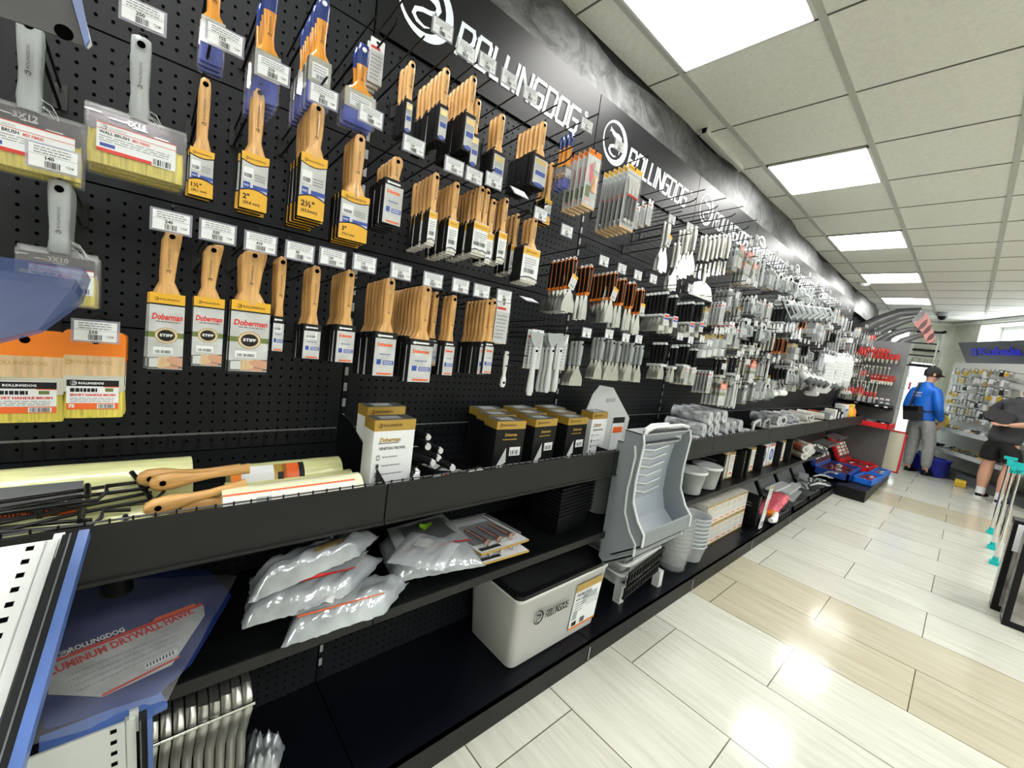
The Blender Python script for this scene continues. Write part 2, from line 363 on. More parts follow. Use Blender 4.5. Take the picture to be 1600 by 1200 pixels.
# small ceiling things
m=MB(); a=at(1100,205,z=CEIL-.02); b_=at(1150,260,z=CEIL-.02)
m.T=Matrix.Translation((a.x,a.y,CEIL-.02)); d=b_-a; m.box(0,.62,-.014,.014,-.012,.02,'trimwhite'); m.box(0,.012,-.02,.02,-.016,.02,'trimwhite'); m.box(.608,.62,-.02,.02,-.016,.02,'trimwhite')
o=m.build('cable_duct'); tag(o,'short white plastic strip fixed to ceiling edge above the signs','cable duct')
c=at(1350,443,z=CEIL-.01); m=MB(); m.lathe([(.07,0),(.075,-.015),(.05,-.04),(.015,-.05)],'trimwhite',(c.x,c.y,CEIL),18); o=m.build('smoke_detector'); tag(o,'small round white smoke detector on ceiling beside a light panel','smoke detector')
c=at(1474,488,z=CEIL); t=empty('security_camera',(c.x,c.y,CEIL)); tag(t,'small grey dome security camera on ceiling near the back corner','camera')
m=MB(); m.lathe([(.085,0),(.085,-.05),(.075,-.07)],'camgrey',n=20); m.build('housing',t)
m=MB(); m.lathe([(.06,-.068),(.056,-.10),(.035,-.125),(.008,-.135)],'black',n=20); m.build('lens_dome',t)
# ================================================================ shelving along the wall
def holes_strip(m,x0,x1,z0,z1,y):
    dx=.0256; dz=.0256; r=.0035
    nx=int((x1-x0)/dx); nz=int((z1-z0)/dz+.5)
    vs=[];fs=[]
    for i in range(nx):
        for j in range(nz):
            cx=x0+dx*(i+.5)+(x1-x0-nx*dx)/2; cz=z0+(z1-z0)*(j+.5)/nz
            pass
            o=len(vs)
            for k in range(6):
                t=math.pi/3*k; vs.append((cx+r*math.cos(t),y,cz+r*1.15*math.sin(t)))
            fs.append(tuple(range(o,o+6)))
    m.add(vs,fs,'hole')
mat('pegboard',(.009,.0105,.013),.45,spec=.25,noise=.12,ns=5)
PZ=[.10,.34,.64,.945,1.25,1.55,1.852,2.156,2.457]
ordn=['','second','third','fourth','fifth','sixth','seventh','eighth','ninth','tenth','eleventh','twelfth']
BAYN={-2:'bay left of the first',-1:'first bay at left edge',0:'second bay from left',1:'third bay',2:'fourth bay',3:'fifth bay',4:'sixth bay',5:'seventh bay',6:'eighth bay',7:'last bay'}
for k in range(-2,8):
    # bay k spans X0+(k-1) .. X0+k
    xa,xb=X0+k-1,X0+k
    if k==7: pass
    t=empty('gondola_bay',((xa+xb)/2,YW,0)); tag(t,'black pegboard wall bay, '+{-2:'outermost at left beyond the frame',-1:'outermost at the left edge',0:'nearest the camera, without a sign',1:'below the nearest sign, second in view',2:'below the second nearest sign',3:'below the third nearest sign',4:'below the fourth nearest sign',5:'below the fifth nearest sign',6:'below the sixth nearest sign',7:'beside the red tool display'}[k],'pegboard bay')
    def loc(mb): mb.T=Matrix.Translation((-(xa+xb)/2,-YW,0)); return mb
    hz=2.457 if k<1 else 2.156
    for j in range(len(PZ)-1):
        if PZ[j]>=hz-.01: break
        m=loc(MB()); m.box(xa+.003,xb-.003,YW,YW+.02,PZ[j]+.002,PZ[j+1]-.002,'pegboard')
        holes_strip(m,xa+.04,xb-.03,PZ[j]+.015,PZ[j+1]-.015,YW-.0006); m.build('pegboard_panel',t)
    m=loc(MB()); m.box(xa+.001,xa+.024,YW+.021,YW+.05,0,2.457 if k<1 else 2.15,'black')
    if k<=3:
        z=.16
        while z<2.44:
            m.box(xa+.003,xa+.013,YW-.0025,YW-.0015,z,z+.026,'slot'); z+=.05
        m.box(xa+.001,xa+.017,YW-.0015,YW+.002,.1,2.15 if k>1 else 2.457,'black')
    m.build('upright',t)
    m=loc(MB()); m.box(xa+.002,xb-.002,.90,YW,.085,.10,'deck'); m.box(xa+.002,xb-.002,.9,.905,.0,.1,'metalgrey' if 0 else 'rail'); m.build('base_shelf',t)
    m=loc(MB()); m.box(xa+.003,xa+.010,.897,.899,.01,.07,'slot'); m.build('foot_strip',t)
    if k<6:
        m=loc(MB()); m.box(xa+.002,xb-.002,.935,YW,.565,.575,'shelf'); m.box(xa+.002,xb-.002,.933,.937,.55,.578,'rail'); s=m.build('middle_shelf',t)
    m=loc(MB()); m.box(xa+.002,xb-.002,.935,YW,.845,.852,'shelf'); m.box(xa+.002,xb-.002,.930,.938,.832,.937,'rail')
    m.box(xa+.002,xb-.002,.925,.930,.832,.838,'rail'); m.build('tray_shelf',t)
    m=loc(MB())
    m.box(xa+.01,xb-.01,YW-.006,YW-.002,.99,.994,'metalgrey'); m.box(xa+.01,xb-.01,.942,.945,.938,.941,'metalgrey')
    for i in range(33):
        x=xa+.015+i*.03; m.box(x-.0012,x+.0012,YW-.006,YW-.003,.94,.992,'black'); m.box(x-.0015,x+.0015,.939,.9415,.90,.944,'black' )
    m.build('wire_fence',t)
    m=loc(MB()); m.prism([(.94,.85),(YW,.85),(YW,1.04),(1.22,1.04),(.94,.937)],xb-.004,xb-.001,'shelf','x') if k in(0,) else m.prism([(.94,.85),(YW,.85),(YW,.935),(.94,.935)],xb-.003,xb-.001,'shelf','x'); m.build('side_panel',t)
# header signs
LET={'R':[[(0,0),(0,1),(.85,1),(1,.85),(1,.6),(.85,.45),(.25,.45)],[(.5,.45),(1,0)]],'O':[[(.12,0),(0,.12),(0,.88),(.12,1),(.88,1),(1,.88),(1,.12),(.88,0),(.12,0)]],
 'L':[[(0,1),(0,.1),(.1,0),(.9,0)]],'I':[[(0,0),(0,1)]],'N':[[(0,0),(0,1)],[(0,1),(1,0)],[(1,0),(1,1)]],'G':[[(1,1),(.12,1),(0,.88),(0,.12),(.12,0),(.88,0),(1,.12),(1,.5),(.5,.5)]],'D':[[(0,0),(0,1),(.85,1),(1,.85),(1,.15),(.85,0),(0,0)]]}
def brand_text(m,x,z,w,h,y,mt,st=None,shear=.18):
    """the wide squared lettering of the shelf signs drawn as strokes"""
    word='ROLLINGDOG'; adv={'I':.40,'L':1.10}; tot=sum(adv.get(c,1.38) for c in word)
    u=w/tot; st=st or h*.145; cx=x
    q_=0
    for c in word:
        cw=u*(adv.get(c,1.38)-.38); cw=max(cw,0.0001)
        for pl in LET[c]:
            for (a,b_),(c2,d) in zip(pl,pl[1:]):
                p=Vector((cx+a*cw+shear*b_*h, z+b_*h)); q=Vector((cx+c2*cw+shear*d*h, z+d*h)); dd=(q-p)
                if dd.length<1e-6: continue
                dd.normalize(); nn=Vector((-dd.y,dd.x))*st/2; e=dd*st*.45
                a1,a2,a3,a4=p-e-nn,q+e-nn,q+e+nn,p-e+nn
                m.add([(k_.x,y-.00022*(q_%9),k_.y) for k_ in (a1,a2,a3,a4)],[(0,1,2,3)],mt); q_+=1
        cx+=u*adv.get(c,1.38)
def brand_mark(m,cx,cz,r,y,mt,hi=24):
    """crescent ring with a running hound curled inside"""
    m.ring(cx,cz,r*.82,r,y,mt,hi,0,360,dx=-r*.12,dz=r*.04)
    def stroke(pts):
        vs=[]
        for i,(a,b_,w) in enumerate(pts):
            j=min(i+1,len(pts)-1); k=max(i-1,0); d=Vector((pts[j][0]-pts[k][0],pts[j][1]-pts[k][1])).normalized(); n=Vector((-d.y,d.x))*w
            vs+= [(cx+(a+n.x)*r,y,cz+(b_+n.y)*r),(cx+(a-n.x)*r,y,cz+(b_-n.y)*r)]
        m.add([(a,b_-.0003,c) for a,b_,c in vs],[(2*i,2*i+1,2*i+3,2*i+2) for i in range(len(pts)-1)],mt)
    stroke([(-.55,.38,.02),(-.42,.47,.06),(-.30,.40,.09),(-.12,.34,.11),(.12,.36,.12),(.32,.30,.12),(.42,.14,.10),(.34,-.04,.08),(.12,-.12,.07),(-.14,-.16,.07),(-.38,-.26,.07),(-.44,-.42,.07),(-.30,-.56,.06),(-.04,-.62,.04),(.16,-.55,.01)])
    stroke([(-.46,.44,.05),(-.50,.58,.01)])
    stroke([(.30,.0,.03),(.40,-.22,.03),(.34,-.42,.01)])
for k in range(1,8):
    xa,xb=X0+k-1,X0+k
    t=empty('header_sign',((xa+xb)/2,YW-.005,2.156)); tag(t,'glossy black header sign with white ring logo and wide lettering, '+['nearest the camera','second nearest','third nearest','fourth nearest','fifth nearest','sixth nearest','farthest one'][k-1],'sign','header signs above the pegboard')
    T=Matrix.Translation((-(xa+xb)/2,-YW+.005,-2.156))
    m=MB(); m.T=T; m.rrect(xa+.0025,xb-.0025,2.16,2.457,.004,YW-.008,YW-.001,'signblack' if 'signblack' in MATS else 'black'); m.build('panel',t)
    if k<7:
        m=MB(); m.T=T; yy=YW-.0092; brand_mark(m,xa+.148,2.305,.095,yy,'logowhite',32); m.build('logo',t)
        m=MB(); m.T=T; brand_text(m,xa+.262,2.236,.62,.094,yy,'logowhite'); m.ring(xa+.922,2.335,.008,.011,yy,'logowhite',14); m.text('R',xa+.922,2.330,.009,yy,'logowhite',center=True); m.build('lettering',t)
# ================================================================ prototypes of the goods
def P(key,name,*parts):
    PROTO[key]=(name,[(pn,mb.data(pn),lb,[(sn,sb.data(sn),sl) for sn,sb,sl in subs]) for pn,mb,lb,subs in parts])
def part(n,mb,label=None,subs=()): return (n,mb,label,subs)
def handle_mb(prof,mt='wood',hole=True,hz=-.0,n=10,hr=.0045,ofs=0.):
    """prof: (z, half width, half thickness, x shift) from the top down; hanging hole at the origin"""
    m=MB(); m.loft([ell(p[3] if len(p)>3 else 0,0,p[0],p[1],p[2],n) for p in prof],mt)
    if hole:
        th=max(p[2] for p in prof[:4])
        m.lathe([(hr,-th-.0006),(hr*1.02,th+.0006)],'hole',(ofs,0,hz),10,True,'y')
    return m
def brand_small(m,x,z,w,y,mt='ink'):
    brand_mark(m,x+w*.09,z,w*.09,y,mt,10); m.text('ROLLINGDOG',x+w*.22,z-w*.045,w*.09,y,mt,w=w*.74,bold=.02)
def handle_print(m,z,y,mt='ink',h=.045,x=0):
    T=m.T.copy(); m.T=T@Matrix.Translation((x,0,z))@Matrix.Rotation(-math.pi/2,4,'Y')
    m.text('ROLLINGDOG',.0,-.0016,.0032,y,mt,w=h); brand_mark(m,-.006,0,.0035,y,mt,8); m.T=T
# --- price tags
def ptag(key,price=None,seed=1,w=.056,h=.037):
    hol=MB(); hol.box(-w/2,w/2,0,.0012,-h/2,h/2,'tagclear'); hol.box(-.008,.008,.0013,.006,-.004,.004,'tagclear')
    c=MB(); a,b_=w/2-.0035,h/2-.003; c.box(-a,a,-.0012,-.0004,-b_,b_,'paper'); y=-.0014
    c.lines(-a*.8,a*.85,b_*.18,b_*.92,3,y,'inkgrey',th=.38,rag=.1,seed=seed)
    c.rect(-a,b_*.10,a,b_*.13,y,'inkgrey'); c.rect(-a,-b_*.42,a,-b_*.40,y,'greylight')
    c.barcode(-a*.35,a*.3,-b_*.92,-b_*.35,y-.0001,'ink',11,seed)
    if price:
        c.text(price,-a*.34,-b_*.26,b_*.34,y-.0002,'ink',bold=.03); c.text('грн',a*.52,-b_*.66,b_*.26,y-.0002,'ink')
    else:
        c.rect(-a*.3,-b_*.25,a*.05,b_*.02,y-.0001,'inkgrey'); c.rect(a*.55,-b_*.6,a*.9,-b_*.42,y,'inkgrey')
    P(key,'price_tag',part('holder',hol),part('card',c))
for i in range(4): ptag('tag%d'%i,seed=i)
# --- hooks
def hook(key,L=.30,tl=.35,tail=True):
    b=MB(); b.box(-.010,.010,-.004,-.001,-.006,.042,'wire')
    d=MB(); d.tube([(0,-.003,-.003),(0,-L+.02,.022),(0,-L,.028),(0,-L-.008,.037)],.0029,'wire',6)
    u=MB(); u.tube([(0,-.003,.036),(0,-tl+.03,.064),(0,-tl,.066)],.0023,'wire',6)
    P(key,'display_hook',part('back_plate',b),part('lower_wire',d),part('upper_wire',u))
hook('hook'); hook('hooklong',.36,.40)
# --- wooden brushes in card sleeves
def sleeve_print(s,w,sl,scheme,size,y):
    a=w/2; z1=0; z0=-sl
    def arc(zc,hh,up,mt,yy):
        pts=[(-a+2*a*i/10, zc+hh*math.sin(math.pi*i/10)*(1 if up else -1)) for i in range(11)]
        return pts
    if scheme=='yellow':
        s.rect(-a+.001,z0+.001,a-.001,z1-.001,y,'papergrey')
        top=[(-a,z1)]+[(-a+2*a*i/10, z1-sl*.13-sl*.05*math.sin(math.pi*i/10)) for i in range(11)]+[(a,z1)]
        s.poly([(p[0],p[1]-.002) for p in top],y-.0002,'ink'); s.poly(top,y-.0004,'yellow'); brand_small(s,-a*.8,z1-sl*.10,w*.8,y-.0006)
        bot=[(a,z0),(-a,z0)]+[(-a+2*a*i/10, z0+sl*.30+sl*.06*math.sin(math.pi*i/10)) for i in range(11)]
        s.poly([(p[0],p[1]+.0035 if p[1]>z0 else z0) for p in bot],y-.0002,'blueband'); s.poly([(p[0],p[1]+.0018 if p[1]>z0 else z0) for p in bot],y-.0004,'ink'); s.poly(bot,y-.0006,'yellow')
        s.text(size[0],-a*.8,z0+sl*.17,sl*.10,y-.0008,'ink',bold=.03,maxw=w*.8); s.text(size[1],-a*.75,z0+sl*.07,sl*.065,y-.0008,'ink',bold=.03,maxw=w*.85)
        s.rect(-a*.8,z1-sl*.52,-a*.3,z1-sl*.64,y-.0002,'blue'); s.rect(-a*.1,z1-sl*.55,a,z1-sl*.62,y-.0002,'blueband'); s.text('PREP',-a*.74,z1-sl*.60,sl*.035,y-.0004,'white',w=a*.36)
        s.rect(-a*.85,z1-sl*.26,-a*.1,z1-sl*.46,y-.0003,'paper'); s.barcode(-a*.78,-a*.2,z1-sl*.44,z1-sl*.37,y-.0005); s.lines(0,a*.8,z1-sl*.48,z1-sl*.34,3,y-.0003,'inkgrey')
    elif scheme=='dob':
        s.rect(-a,z0,a,z1,y,'papergrey'); s.rect(-a,z1-sl*.13,a,z1,y-.0003,'yellow'); s.rect(-a,z1-sl*.15,a,z1-sl*.13,y-.0003,'ink'); brand_small(s,-a*.75,z1-sl*.075,w*.75,y-.0005)
        s.rect(-a,z0,a,z0+sl*.035,y-.0003,'ink')
        s.text('Doberman',-a*.85,z1-sl*.335,sl*.08,y-.0004,'red',w=w*.86,bold=.035,shear=.15); s.lines(-a*.6,a*.8,z1-sl*.37,z1-sl*.345,1,y-.0004,'ink')
        s.rect(-a,z1-sl*.56,a,z1-sl*.49,y-.0002,'green'); cz=z1-sl*.53; r=min(a*.68,sl*.14)
        s.disc(0,cz,r,y-.0004,'gold',24,r*.85); s.disc(0,cz,r*.88,y-.0005,'paper',24,r*.75); s.disc(0,cz,r*.8,y-.0006,'gold',24,r*.68); s.disc(0,cz,r*.7,y-.0007,'ink',24,r*.6); s.text('STIFF',-r*.55,cz-r*.13,r*.3,y-.0009,'paper',w=r*1.1,bold=.04)
        s.poly([(-a,z0+sl*.18),(a,z0+sl*.21),(a,z0+sl*.05),(-a,z0+sl*.04)],y-.0003,'greydark')
        s.poly([(-a*.9,z0+sl*.06),(-a*.9,z0+sl*.17),(-a*.4,z0+sl*.18),(-a*.3,z0+sl*.06)],y-.0005,'greylight')
        s.poly([(-a*.4,z0+sl*.05),(-a*.4,z0+sl*.19),(a*.2,z0+sl*.2),(a*.4,z0+sl*.12),(a*.1,z0+sl*.05)],y-.0006,'woodpale')
        s.poly([(0,z0+sl*.16),(a*.3,z0+sl*.21),(a,z0+sl*.19),(a,z0+sl*.07),(a*.3,z0+sl*.10)],y-.0007,'skin'); s.poly([(-a*.2,z0+sl*.05),(a*.3,z0+sl*.09),(a*.8,z0+sl*.07),(a*.7,z0+sl*.04)],y-.0008,'skin')
        s.rect(-a*.7,z0+sl*.23,a*.4,z0+sl*.32,y-.0004,'paper'); s.barcode(-a*.6,a*.3,z0+sl*.24,z0+sl*.28,y-.0006)
    elif scheme=='blk':
        s.rect(-a*.97,z0,a*.97,z1-sl*.12,y,'papergrey'); s.rect(-a*.8,z1-sl*.08,a*.6,z1-sl*.04,y-.0002,'paper'); brand_mark(s,-a*.65,z1-sl*.06,sl*.035,y-.0004,'paper',8)
        if size[0]!='plain': s.text('Doberman',-a*.75,z1-sl*.30,sl*.085,y-.0004,'orangered',w=w*.7,bold=.06)
        else:
            s.rect(-a*.85,z1-sl*.40,a*.55,z1-sl*.17,y-.0003,'paper'); s.barcode(-a*.75,a*.4,z1-sl*.36,z1-sl*.28,y-.0005); s.lines(-a*.75,a*.4,z1-sl*.27,z1-sl*.18,3,y-.0005,'inkgrey')
        s.rect(-a*.7,z1-sl*.60,-a*.3,z1-sl*.72,y-.0003,'blue'); s.rect(-a*.12,z1-sl*.62,a*.9,z1-sl*.72,y-.0003,'blueband'); s.lines(-a*.5,a*.6,z1-sl*.5,z1-sl*.46,1,y-.0003,'blueband',th=.5)
        s.rect(-a*.6,z0+sl*.05,a*.8,z0+sl*.09,y-.0003,'orangered'); s.rect(-a,z0,a,z0+.002,y-.0004,'ink')
        s.lines(-a*.05,a*.8,z1-sl*.71,z1-sl*.63,2,y-.0005,'paper',th=.4)
    elif scheme=='loop':
        s.rect(-a*.75,z0+sl*.12,a,z1-sl*.10,y,'papergrey'); s.rect(-a*.6,z1-sl*.28,a*.8,z1-sl*.14,y-.0003,'brass'); s.lines(-a*.6,a*.8,z1-sl*.45,z1-sl*.3,3,y-.0003,'inkgrey')
        s.rect(-a*.5,z1-sl*.62,a*.85,z1-sl*.48,y-.0003,'blueband'); s.disc(a*.1,z0+sl*.10,a*.7,y-.0004,'blue',16,sl*.06); s.disc(a*.1,z0+sl*.10,a*.7,y-.0005,'blue',16,sl*.05)
    elif scheme=='white':
        s.rect(-a,z0+sl*.1,a,z1,y,'paper'); s.rect(-a,z1-sl*.22,a,z1-sl*.02,y-.0003,'yellow'); brand_small(s,-a*.7,z1-sl*.12,w*.7,y-.0005)
        s.lines(-a*.7,a*.7,z1-sl*.5,z1-sl*.3,3,y-.0003,'inkgrey'); s.rect(-a*.7,z1-sl*.6,a*.3,z1-sl*.5,y-.0003,'greylight'); s.barcode(-a*.7,a*.5,z1-sl*.75,z1-sl*.62,y-.0004)
        s.poly([(-a,z0)]+[(-a+2*a*i/8,z0+sl*.10+sl*.06*math.sin(math.pi*i/8)) for i in range(9)]+[(a,z0)],y-.0004,'greydark'); s.poly([(-a,z0)]+[(-a+2*a*i/8,z0+sl*.06+sl*.05*math.sin(math.pi*i/8)) for i in range(9)]+[(a,z0)],y-.0006,'bristlewhite')
def brush(key,w,hl,sl,scheme,size=('',''),hw=.010,th=.0075,mt='wood',curve=None,side='ink',loopr=False,t=.0085):
    """flat brush: wood handle hl long, then card sleeve w x sl"""
    q=w/2
    prof=[(.0125,.0035,.004),(.011,hw*.62,th*.8),(.006,hw*.92,th),(-.005,hw*1.02,th),(-hl*.35,hw*1.0,th),(-hl*.6,hw*.92,th),(-hl*.78,hw*.82,th),(-hl*.9,hw*.8+(q-hw*.8)*.35,th*1.05),(-hl-.006,q*.86,th*1.1)]
    if curve:
        prof=[(p[0],p[1]*(1.15 if i<4 else 1),p[2],curve(i/(len(prof)-1))) for i,p in enumerate(prof)]
    h=handle_mb(prof,mt,ofs=(prof[3][3] if curve else 0))
    handle_print(h,-hl*.55,-th-.0009,h=hl*.33,x=(prof[5][3] if curve else 0))
    s=MB(); s.rrect(-q,q,-hl-sl,-hl,.0015,-t,t,side)
    l=MB(); l.T=Matrix.Translation((0,0,-hl)); sleeve_print(l,w,sl,scheme,size,-t-.0004)
    parts=[part('handle',h),part('sleeve',s,None,[('printed_label',l,None)])]
    if scheme in('blk',):
        f=MB(); f.rrect(-q*1.03,q*1.03,-hl-.012,-hl+.003,.001,-t*1.05,t*1.05,side); parts.append(part('sleeve_collar',f))
    if loopr:
        o=MB(); o.tube([(q*.95*math.cos(a_)*1.1,-.002,-hl-.004+.016*math.sin(a_)) for a_ in [math.pi*i/8 for i in range(9)]],.0022,'black',6); parts.append(part('loop',o,'black plastic loop'))
    if scheme=='white':
        o=MB(); o.box(-q*.9,q*.9,-t*.8,t*.8,-hl-sl-.006,-hl-sl,'bristlewhite'); parts.append(part('bristles',o))
    P(key,'paint_brush',*parts)
brush('by1',.036,.112,.082,'yellow',('1½"','(38,1 mm)'),hw=.0085)
brush('by2',.046,.114,.104,'yellow',('2"','(50,8 mm)'),hw=.0105)
brush('by25',.052,.094,.128,'yellow',('2½"','(63,5mm)'),hw=.0145,th=.009)
brush('by3',.064,.118,.102,'yellow',('3"','(76,2 mm)'),hw=.0125,th=.009)
brush('bd1',.050,.102,.144,'dob',hw=.012,curve=lambda t:.012*(1-t)**1.3-.004*math.sin(t*3.14))
brush('bd2',.048,.090,.137,'dob',hw=.0125,curve=lambda t:.014*(1-t)**1.2-.006*math.sin(t*3.14))
brush('bd3',.068,.092,.148,'dob',hw=.019,th=.009,curve=lambda t:.012*(1-t)**1.0-.008*math.sin(t*3.14))
brush('bk0',.021,.116,.073,'blk',('plain',''),hw=.0085)
brush('bk1',.036,.120,.076,'blk',('plain',''),hw=.0095)
brush('bk15',.042,.119,.087,'blk',('d',''),hw=.0105)
brush('bk2',.056,.126,.110,'blk',('d',''),hw=.0125)
brush('bk25',.068,.134,.113,'blk',('d',''),hw=.0135)
brush('bkn',.034,.120,.096,'blk',('d',''),hw=.0095)
brush('bl1',.018,.075,.076,'loop',hw=.009,loopr=True)
brush('bl2',.026,.077,.086,'loop',hw=.0105,loopr=True)
brush('bl25',.034,.084,.094,'loop',hw=.011,loopr=True)
brush('bl3',.044,.090,.094,'loop',hw=.011,loopr=True)
brush('blw',.062,.088,.096,'loop',hw=.0125,loopr=True)
brush('bw1',.024,.085,.080,'white',hw=.010,loopr=True)
brush('bw2',.032,.088,.084,'white',hw=.010,loopr=True)
brush('bw3',.072,.084,.104,'white',hw=.0115,loopr=True)
brush('bdr',.048,.046,.102,'blk',('d',''),hw=.013,curve=lambda t:.006*(1-t))
# lacquered orange handled brushes with blue bristles in clear wrap
def obrush(key,w,hl,fl,bl,hw=.012):
    q=w/2
    h=handle_mb([(.014,.005,.004),(.012,hw*.8,.006),(-.004,hw*1.05,.0065),(-.03,hw*.95,.0065),(-.031,hw*.95,.0065)],'navy',False)
    h.lathe([(.0048,-.0072),(.0049,.0072)],'paper',(0,0,0),12,True,'y')
    g=handle_mb([(-.031,hw*.95,.0064),(-hl*.5,hw*.8,.0062),(-hl*.72,hw*.75,.0062),(-hl*.86,q*.55,.007),(-hl*.94,q*.88,.008),(-hl,q,.008)],'woodorange',False)
    handle_print(g,-hl*.62,-.0072,h=hl*.24)
    f=MB(); f.rrect(-q*1.02,q*1.02,-hl-fl,-hl+.002,.001,-.009,.009,'chrome'); f.rect(-q*.7,-hl-fl*.85,q*.75,-hl-fl*.2,-.0095,'paper'); f.lines(-q*.6,q*.65,-hl-fl*.6,-hl-fl*.25,3,-.0098,'inkgrey'); f.barcode(-q*.3,q*.6,-hl-fl*.82,-hl-fl*.64,-.0098)
    b=MB(); b.loft([ell(0,0,-hl-fl,q,.008,12),ell(0,0,-hl-fl-bl*.6,q*1.02,.008,12),ell(0,0,-hl-fl-bl,q*.98,.004,12)],'bristleblue')
    wv=MB(); wv.rrect(-q*1.06,q*1.06,-hl-fl-bl*1.03,-hl-.002,.003,-.0115,.0115,'film')
    P(key,'paint_brush',part('handle_tip',h,'dark blue dipped tip'),part('handle',g),part('ferrule',f),part('bristles',b),part('wrap',wv,'clear plastic wrap'))
obrush('bo2',.034,.100,.040,.030); obrush('bo25',.042,.108,.046,.040); obrush('bo4',.066,.090,.036,.030,.013)
# wall brushes: grey handle, yellowish bristles in clear bag with label
def wallbrush(key,w,h=.088,hl=.118,dim='4X16',ls=1.0):
    q=w/2
    hd=handle_mb([(.013,.006,.006),(.010,.0125,.010),(-.005,.0135,.011),(-.03,.0128,.011),(-.06,.0112,.010),(-.08,.0115,.010),(-.10,.0135,.012),(-hl,.012,.011)],'greyplastic',True,-.002,12,.0055)
    handle_print(hd,-.062,-.0135,h=.032)
    b=MB(); b.loft([ell(0,0,-hl-h*.36,q*.95,.012,12,4),ell(0,0,-hl-h*.7,q*.97,.014,12,4),ell(0,0,-hl-h+.002,q*.96,.012,12,4)],'bristle')
    k=MB(); k.rrect(-q*.93,q*.93,-hl-h*.40,-hl-.004,.002,-.011,.011,'purple')
    g=MB(); g.rrect(-q,q,-hl-h,-hl,.002,-.0155,.0155,'film'); g.box(-q,q,-.001,.001,-hl,-hl+.006,'film'); g.text(dim,-q*.25,-hl-h*.19,h*.10,-.0158,'silver',bold=.03)
    for i in range(4): g.rect(-q+w*.22*i,-hl-h*.12-.004*i,-q+w*.22*i+w*.15,-hl-h*.10-.004*i,-.0157,'silver')
    l=MB(); lw,lh=min(.098,w*.8),h*.50; x0=-q+.014; z1=-hl-h*.27; y=-.0162
    l.rect(x0,z1-lh,x0+lw,z1,y,'paper'); l.rect(x0,z1-lh*.03,x0+lw,z1,y-.0002,'red'); brand_mark(l,x0+lw*.08,z1-lh*.14,lh*.10,y-.0002,'inkgrey',10); l.text('ROLLINGDOG',x0+lw*.15,z1-lh*.18,lh*.08,y-.0002,'inkgrey',w=lw*.2)
    l.rect(x0,z1-lh*.23,x0+lw,z1-lh*.21,y-.0002,'red'); l.text('WALL BRUSH',x0+lw*.03,z1-lh*.38,lh*.11,y-.0002,'ink',w=lw*.36,bold=.03); l.text('MIX FIBRES',x0+lw*.43,z1-lh*.38,lh*.10,y-.0002,'red',w=lw*.22,bold=.03)
    l.lines(x0+lw*.03,x0+lw*.95,z1-lh*.66,z1-lh*.42,3,y-.0002,'inkgrey',th=.3); l.rect(x0,z1-lh,x0+lw*.68,z1-lh*.88,y-.0002,'red'); l.rect(x0+lw*.04,z1-lh*.82,x0+lw*.22,z1-lh*.70,y-.0003,'blueband'); l.barcode(x0+lw*.7,x0+lw*.95,z1-lh*.96,z1-lh*.74,y-.0003,n=10)
    wr=MB(); wr.tube([(.012,0,-hl+.022),(.022,0,-hl+.018),(.028,0,-hl+.006),(.03,0,-hl-.004)],.0009,'silver',5); wr.tube([(.013,0,-hl+.012),(.02,0,-hl+.008),(.026,0,-hl-.004)],.0009,'silver',5)
    P(key,'wall_brush',part('handle',hd,'grey moulded handle'),part('bristles',b,'yellowish bristles'),part('ferrule',k),part('bag',g,'clear plastic bag'),part('printed_label',l),part('wire_loop',wr))
wallbrush('wb12',.116,dim='3X12'); wallbrush('wb16',.126,dim='4X16'); wallbrush('wb10',.088,.080,.10,'3X10')
# short wide brushes with orange top
def otop(key,w):
    q=w/2; a=MB(); a.rrect(-q,q,-.040,.016,.008,-.006,.006,'orange'); a.lathe([(.006,-.0066),(.006,.0066)],'hole',(0,0,.0),12,True,'y')
    b=MB(); b.rrect(-q*.97,q*.97,-.062,-.026,.002,-.0085,.0085,'woodpale'); b.text('ROLLINGDOG',-q*.75,-.040,.006,-.0087,'gold',w=q*1.3); brand_mark(b,-q*.85,-.037,.005,-.0087,'gold',10)
    f=MB(); f.rrect(-q*.97,q*.97,-.088,-.060,.001,-.009,.009,'chrome')
    br=MB(); br.loft([ell(0,0,-.087,q*.95,.009,12,5),ell(0,0,-.128,q*1.0,.009,12,5),ell(0,0,-.134,q*.96,.007,12,5)],'bristle')
    l=MB(); y=-.0108; l.rrect(-q*.86,q*.80,-.118,-.066,.002,y,y+.001,'paper'); l.rect(-q*.86,-.078,q*.80,-.067,y-.0002,'ink'); brand_mark(l,-q*.65,-.0725,.004,y-.0004,'paper',10); l.text('ROLLINGDOG',-q*.50,-.0745,.0038,y-.0004,'paper',w=q*.8,bold=.04); l.rect(q*.3,-.0795,q*.8,-.078,y-.0003,'orangered')
    l.lines(-q*.75,q*.1,-.088,-.081,1,y-.0003,'ink',th=.9,rag=.05); l.rect(q*.35,-.087,q*.62,-.081,y-.0003,'green'); l.text('SHORT HANDLE BRUSH',-q*.75,-.095,.0042,y-.0003,'red',w=q*1.45,bold=.05); l.lines(-q*.75,q*.7,-.106,-.097,3,y-.0003,'inkgrey'); l.rect(-q*.86,-.118,q*.8,-.107,y-.0003,'orangered'); l.text('75',-q*.8,-.115,.006,y-.0005,'paper',bold=.05); l.rect(q*.1,-.1165,q*.68,-.1085,y-.0004,'paper'); l.barcode(q*.14,q*.64,-.116,-.109,y-.0006)
    P(key,'paint_brush',part('plastic_top',a,'orange plastic hanging top'),part('wood_block',b),part('ferrule',f),part('bristles',br),part('printed_label',l))
otop('ot',.076); otop('otw',.088)
